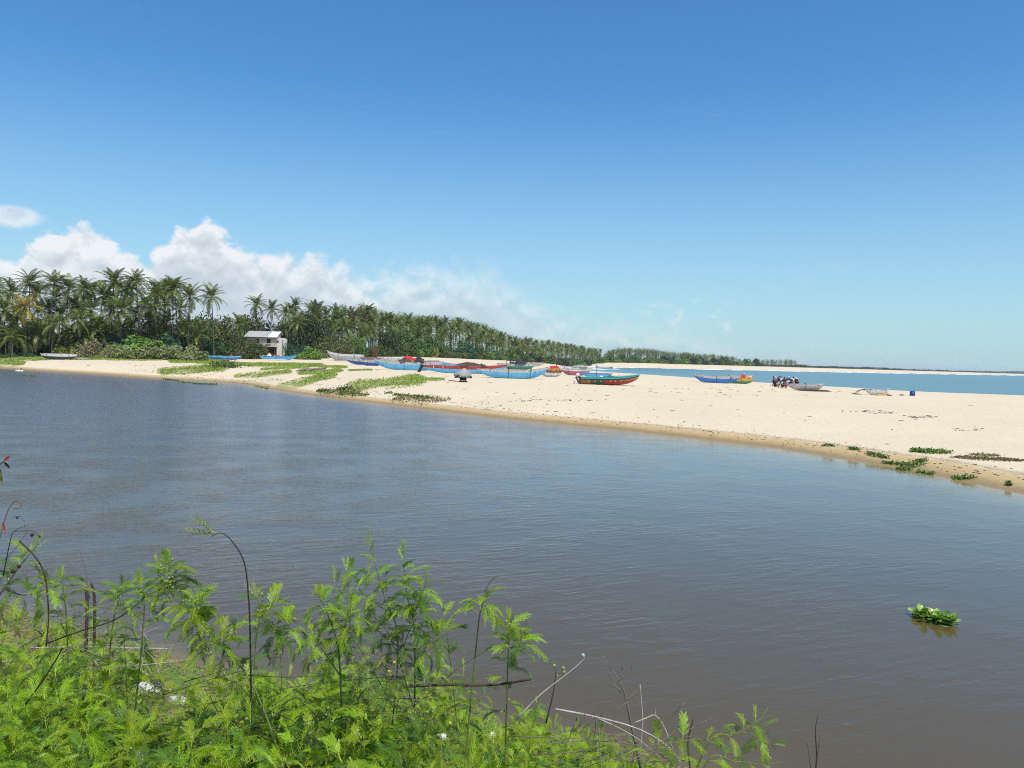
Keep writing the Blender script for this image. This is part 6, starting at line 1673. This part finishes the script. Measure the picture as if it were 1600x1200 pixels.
twig('bare dead shrub with forked dark twigs against the brown water', [[W(1003, 1210, 4.8), W(985, 1125, 4.8), W(975, 1080, 4.8), W(962, 1055, 4.8), W(936, 1018, 4.8)], [W(967, 1063, 4.8), W(985, 1048, 4.8), W(988, 1028, 4.8)], [W(973, 1046, 4.8), W(972, 1020, 4.8)], [W(970, 1082, 4.8), W(955, 1062, 4.8), W(944, 1036, 4.8)], [W(978, 1096, 4.8), W(998, 1076, 4.8), W(1007, 1055, 4.8)]], M_TWIG, .009, 'dead_shrub', 'dead shrub')
twig('long pale stalk ending in a dry grey seed head', [[W(806, 1125, 4.7), W(845, 1085, 4.7), W(890, 1050, 4.7), W(912, 1030, 4.7), W(912, 1022, 4.7)], [W(890, 1050, 4.7), W(905, 1038, 4.7)]], M_TWIGP, .005, 'dry_plant', 'dry plant', [(W(911, 1024, 4.7), .012)], M_TWIGP)
twig('upright dark stalk carrying yellow green round flower heads', [[W(853, 1130, 4.7), W(864, 1085, 4.7), W(868, 1055, 4.7), W(866, 1042, 4.7)], [W(868, 1058, 4.7), W(876, 1050, 4.7)]], M_STEMB, .005, 'flowering_weed', 'weed', [(W(866, 1040, 4.7), .011), (W(880, 1044, 4.7), .011), (W(881, 1050, 4.7), .012), (W(871, 1056, 4.7), .008)], M_BUD, 'flower_head')
twig('thick curved brown stick reaching out over the water', [[W(640, 1072, 5.2), W(700, 1070, 5.2), W(770, 1070, 5.2), W(831, 1061, 5.1)]], M_STEMB, .011, 'curved_stick', 'stick')
twig('pale dead stem arching down to the right through the bank edge', [[W(868, 1108, 4.7), W(930, 1120, 4.7), W(1000, 1140, 4.6), W(1050, 1172, 4.5), W(1075, 1215, 4.4)], [W(930, 1120, 4.7), W(990, 1150, 4.6), W(1040, 1190, 4.5)]], M_TWIGP, .007, 'dead_twig', 'dead twig')
twig('thin looping pale stem left of the dead shrub', [[W(905, 1135, 4.7), W(918, 1108, 4.7), W(935, 1098, 4.7), W(952, 1096, 4.7)], [W(952, 1096, 4.7), W(968, 1106, 4.7), W(975, 1112, 4.7)]], M_TWIG, .003, 'dead_twig', 'dead twig')
twig('bent pale stalk right of the dead shrub', [[W(990, 1130, 4.7), W(1010, 1122, 4.7), W(1024, 1118, 4.7), W(1040, 1140, 4.6), W(1062, 1200, 4.4)], [W(1024, 1118, 4.7), W(1024, 1106, 4.7)]], M_TWIGP, .005, 'dead_twig', 'dead twig')
twig('upright pale bare stick beside the dead shrub', [[W(998, 1190, 4.7), W(1004, 1130, 4.7), W(1002, 1095, 4.7), W(1000, 1070, 4.7)]], M_TWIGP, .004, 'dead_stick', 'stick')
twig('thin reddish twig standing alone in the water at the bottom right', [[W(1273, 1225, 5.2), W(1276, 1180, 5.2), W(1274, 1140, 5.2), W(1279, 1116, 5.2)], [W(1276, 1190, 5.2), W(1281, 1150, 5.2)], [W(1268, 1210, 5.2), W(1261, 1158, 5.2)]], M_STEMB, .006, 'lone_twig', 'twig')
twig('short dark twig with a crook at the right end of the bank', [[W(1078, 1200, 4.8), W(1075, 1160, 4.8), W(1083, 1124, 4.8)]], M_STEMB, .005, 'dead_twig', 'twig')
twig('left one of two broken brown stumps at the water edge', [[gp(136, 6.9) - Vector((0, 0, .1)), W(136, 950, 6.9), W(133, 918, 6.9)]], M_STEMB, .017, 'stump', 'stump')
twig('right one of two broken brown stumps at the water edge', [[gp(150, 7.0) - Vector((0, 0, .1)), W(148, 950, 7.0), W(143, 911, 7.0)]], M_STEMB, .015, 'stump', 'stump')
twig('thin bare rod rising behind the two stumps', [[W(140, 935, 6.9), W(132, 885, 6.9), W(122, 856, 6.9)]], M_TWIG, .004, 'bare_rod', 'twig')
twig('long pale stick lying level along the water edge on the left', [[W(48, 1012, 6.6), W(150, 1011, 6.6), W(262, 1014, 6.5)]], M_TWIGP, .006, 'pale_stick', 'stick')
twig('black curved branch rising right from the tangle of dry stalks', [[W(60, 1010, 5.6), W(120, 988, 5.6), W(180, 968, 5.6), W(225, 936, 5.6)]], M_TWIGD, .0055, 'black_branch', 'branch')
twig('black slanting stem over the stones on the left bank', [[W(40, 1100, 4.4), W(62, 1070, 4.4), W(85, 1035, 4.4), W(98, 1012, 4.4)]], M_TWIGD, .0055, 'black_twig', 'twig')
twig('brown leafless stem looping up at the left edge', [[W(-5, 860, 5.2), W(8, 810, 5.2), W(18, 788, 5.2), W(30, 783, 5.2), W(33, 792, 5.2), W(22, 795, 5.2)]], M_TWIG, .004, 'looped_tendril', 'tendril')
twig('thin dark twigs with dead curled leaves at the left edge', [[W(5, 900, 5.2), W(15, 850, 5.2), W(22, 830, 5.2), W(45, 820, 5.2)], [W(22, 830, 5.2), W(50, 830, 5.2), W(62, 840, 5.2), W(66, 846, 5.2)], [W(20, 808, 5.2), W(34, 808, 5.2), W(40, 824, 5.2)], [W(8, 875, 5.2), W(30, 850, 5.2), W(45, 825, 5.2)]], M_TWIGD, .004, 'dead_twig', 'twig',
     [(W(27, 809, 5.2), .008), (W(50, 836, 5.2), .012), (W(62, 838, 5.2), .007), (W(20, 893, 5.2), .014), (W(30, 885, 5.2), .012)], M_TWIGD, 'curled_leaf')
twig('brown bowed stem running down from the left edge', [[W(30, 845, 5.3), W(55, 870, 5.3), W(70, 900, 5.3), W(76, 960, 5.3), W(72, 1010, 5.3)]], M_STEMB, .006, 'bowed_twig', 'twig')
twig('forked fine dark twig standing up right of the small upright shrub', [[W(812, 1010, 5.0), W(815, 985, 5.0), W(822, 965, 5.0)], [W(814, 990, 5.0), W(826, 980, 5.0), W(824, 968, 5.0)]], M_TWIG, .003, 'dead_twig', 'twig')
twig('fine bare twig leaning between the arching stem and the bushy shrub', [[W(420, 1040, 5.6), W(440, 985, 5.6), W(466, 965, 5.6)], [W(432, 1010, 5.6), W(455, 975, 5.6)]], M_TWIG, .004, 'dead_twig', 'twig')
twig('tuft of pale dry straw stalks leaning over the small inlet', [[W(255, 1075, 6.2), W(225, 1050, 6.2), W(195, 1030, 6.2)], [W(255, 1075, 6.2), W(230, 1040, 6.2), W(222, 1000, 6.2)], [W(255, 1075, 6.2), W(215, 1062, 6.2), W(180, 1055, 6.2)], [W(255, 1075, 6.2), W(240, 1030, 6.2), W(205, 1000, 6.2)]], M_TWIGP, .006, 'dry_stalks', 'dry stalks')

def tangle(label, x0, x1, y0, y1, Y0, n, mat, seed, r_=.0035):
    rr1 = random.Random(seed); L_ = []
    for k in range(n):
        px, py = rr1.uniform(x0, x1), rr1.uniform(y0, y1); Y_ = Y0 + rr1.uniform(-.3, .3); a = W(px, py, Y_); q = Vector((rr1.gauss(0, .22), rr1.gauss(0, .12), rr1.gauss(.02, .12)))
        L_.append([a - q, a + Vector((rr1.gauss(0, .03), 0, rr1.gauss(0, .03))), a + q])
    return twig(label, L_, mat, r_ * 1.6, 'dry_stalks', 'dry stalks')
tangle('tangle of brown dry stalks behind the left shrubs, beside the stumps', 60, 150, 930, 1015, 6.0, 26, M_TWIG, 1)
tangle('tangle of bleached stalks on the left bank edge below the stumps', 90, 230, 985, 1040, 6.0, 18, M_TWIGP, 2)
tangle('tangle of dark and broken stalks on the right tip of the bank', 870, 1050, 1125, 1190, 4.7, 26, M_TWIG, 3)
tangle('tangle of brown stalks at the foot of the tall feathery group', 560, 720, 1050, 1120, 5.3, 22, M_TWIG, 4)
tangle('dark stalks crossing low in the shrubs under the arching stem', 330, 480, 1040, 1150, 4.6, 18, M_TWIGD, 5, .003)

# stones, leaves with a colour of their own, flowers
def stone(px, Y, r_, label, sc_):
    g = gp(px, Y); m = MB().ball((0, 0, 0), r_, 14, 9, sc_); rr1 = random.Random(int(px))
    for v in m.v: v *= 1 + rr1.uniform(-.10, .10)
    o = m.build('stone', M_STONE); o.location = g + Vector((0, 0, r_ * sc_[2] * .6)); o.rotation_euler = (0, .1, rr1.uniform(0, 3)); tag(o, label, 'stone')
def depth_at(px, py):
    d = ray(px, py); Y = np.linspace(1.5, 14, 3000); z = terrain(d.x * Y, Y) - (CAM_H + d.z * Y); return float(Y[np.argmax(z > 0)]) if (z > 0).any() and np.argmax(z > 0) > 0 else 5.0
for px, py, r_, lab, sc_ in [(85, 1030, .10, 'white stone below the purple flower on the left bank', (1, .7, .6)), (120, 1056, .07, 'small white stone between two larger ones on the left bank', (1.2, .8, .45)), (152, 1078, .10, 'rounded white stone in the middle of the row of stones', (.9, .8, .7)),
                            (230, 1082, .13, 'widest flat white stone at the right end of the row', (1.4, .8, .45)), (103, 1080, .06, 'smallest pale stone left of the rounded white one', (1.2, .8, .4)), (285, 1100, .08, 'grey white stone half hidden below the inlet', (1.4, .8, .5))]:
    Y_ = depth_at(px, py); stone(px, Y_, r_, lab, sc_)
fl_ = tag(empty('flower', W(101, 1022, depth_at(101, 1035) - .1)), 'single small purple flower beside the white stones', 'flower')
m = MB()
for k in range(6): m.ball((.012 * math.cos(k * 1.05), .012 * math.sin(k * 1.05), .004), .010, 6, 4, (1, 1, .6))
m.build('petals', principled('purple_petal', (0.42, 0.02, 0.42), .6), fl_); MB().tube([(0, 0, 0), (0, .01, -.12), (0.01, .0, -.25)], .002, 4).build('stem', M_STEMG, fl_)
ys = [(693, 1151, 'puffy white flower head left of the other puffy one near the bottom', M_PUFF, .017), (769, 1148, 'puffy white flower head right of the other puffy one near the bottom', M_PUFF, .016), (703, 1130, 'yellow flower head just above the left puffy one', M_YBALL, .011), (685, 1149, 'pale seed head beside the left puffy flower', M_BUD, .011),
      (616, 1035, 'small yellow flower head inside the tall feathery group, upper one', M_YBALL, .010), (608, 1049, 'small yellow flower head inside the tall feathery group, lower one', M_YBALL, .009), (653, 1105, 'round green flower head right of the tall group foot', M_BUD, .009), (668, 1113, 'round green flower head next to a similar one at the foot of the group', M_BUD, .009)]
for px, py, lab, mt_, r_ in ys:
    Y_ = min(depth_at(px, min(1199, py + 60)), 4.9); c_ = W(px, py, Y_)
    f_ = tag(empty('wild_flower', c_), lab, 'flower'); m = MB().ball((0, 0, 0), r_, 9, 6)
    if mt_ is M_PUFF:
        rr1 = random.Random(px)
        for k in range(60):
            v = Vector((rr1.gauss(0, 1), rr1.gauss(0, 1), rr1.gauss(0, 1))).normalized(); m.tube([v * r_ * .8, v * r_ * 1.5], [.0012, .0006], 3, False)
    m.build('head', mt_, f_); MB().tube([(0, 0, 0), (.01, .01, -.12), (.0, .02, -.3)], .002, 4).build('stalk', M_STEMG, f_)
# reddish broad leaves poking in at the left edge
lb = W(-12, 735, 3.9); rt = tag(empty('broad_leaf_twig', lb), 'twig with one red leaf and dark narrow leaves poking in at the left edge', 'twig')
MB().tube([Vector((0, 0, 0)), W(2, 724, 3.9) - lb, W(6, 721, 3.9) - lb], .003, 5).build('stem', M_STEMB, rt)
def simple_leaf(a, b_, w_, mat, nm='leaf'):
    a = a - lb; b_ = b_ - lb; d = b_ - a; s_ = d.cross(Vector((0.1, 1, 0.2))).normalized(); rows = []
    for i in range(7):
        t = i / 6; q = w_ * math.sin(math.pi * min(1, t * .93 + .07)) ** .7 * (1 if 0 < i < 6 else .12); c_ = a + d * t; rows.append([c_ - s_ * q, c_ + Vector((0, .004, 0)), c_ + s_ * q])
    MB().grid(rows).build(nm, mat, rt, True)
MR = principled('red_leaf', (0.55, 0.08, 0.05), .45, .2, 20, trans=.3); MDk = principled('dark_leaf', (0.02, 0.03, 0.012), .4, .2, 20); MYg = principled('mottled_leaf', (0.16, 0.18, 0.03), .45, .5, 30, dark=(.02, .04, .01))
simple_leaf(W(6, 721, 3.9), W(15, 713, 3.9), .008, MR, 'red_leaf'); simple_leaf(W(6, 722, 3.9), W(16, 732, 3.9), .008, MDk); simple_leaf(W(0, 733, 3.9), W(3, 758, 3.9), .009, MYg)
simple_leaf(W(4, 817, 3.9), W(8, 832, 3.9), .007, MR, 'red_leaf')

# ------------------------------------------------------------------ sea air
hm = bpy.data.materials.new('haze'); hm.use_nodes = True; t = NT(hm.node_tree); t.t.nodes.clear()
out = t.n('ShaderNodeOutputMaterial'); pv = t.n('ShaderNodeVolumePrincipled')
pv.inputs['Color'].default_value = (0.86, 0.93, 1.0, 1); pv.inputs['Density'].default_value = 0.00007; pv.inputs['Anisotropy'].default_value = 0.2
t.l(pv.outputs[0], out.inputs['Volume'])
hzo = MB().box((0, 9000, 17), (64000, 64000, 54)).build('haze', hm)
tag(hzo, 'thin sea haze over the whole bay', 'haze', kind='stuff')
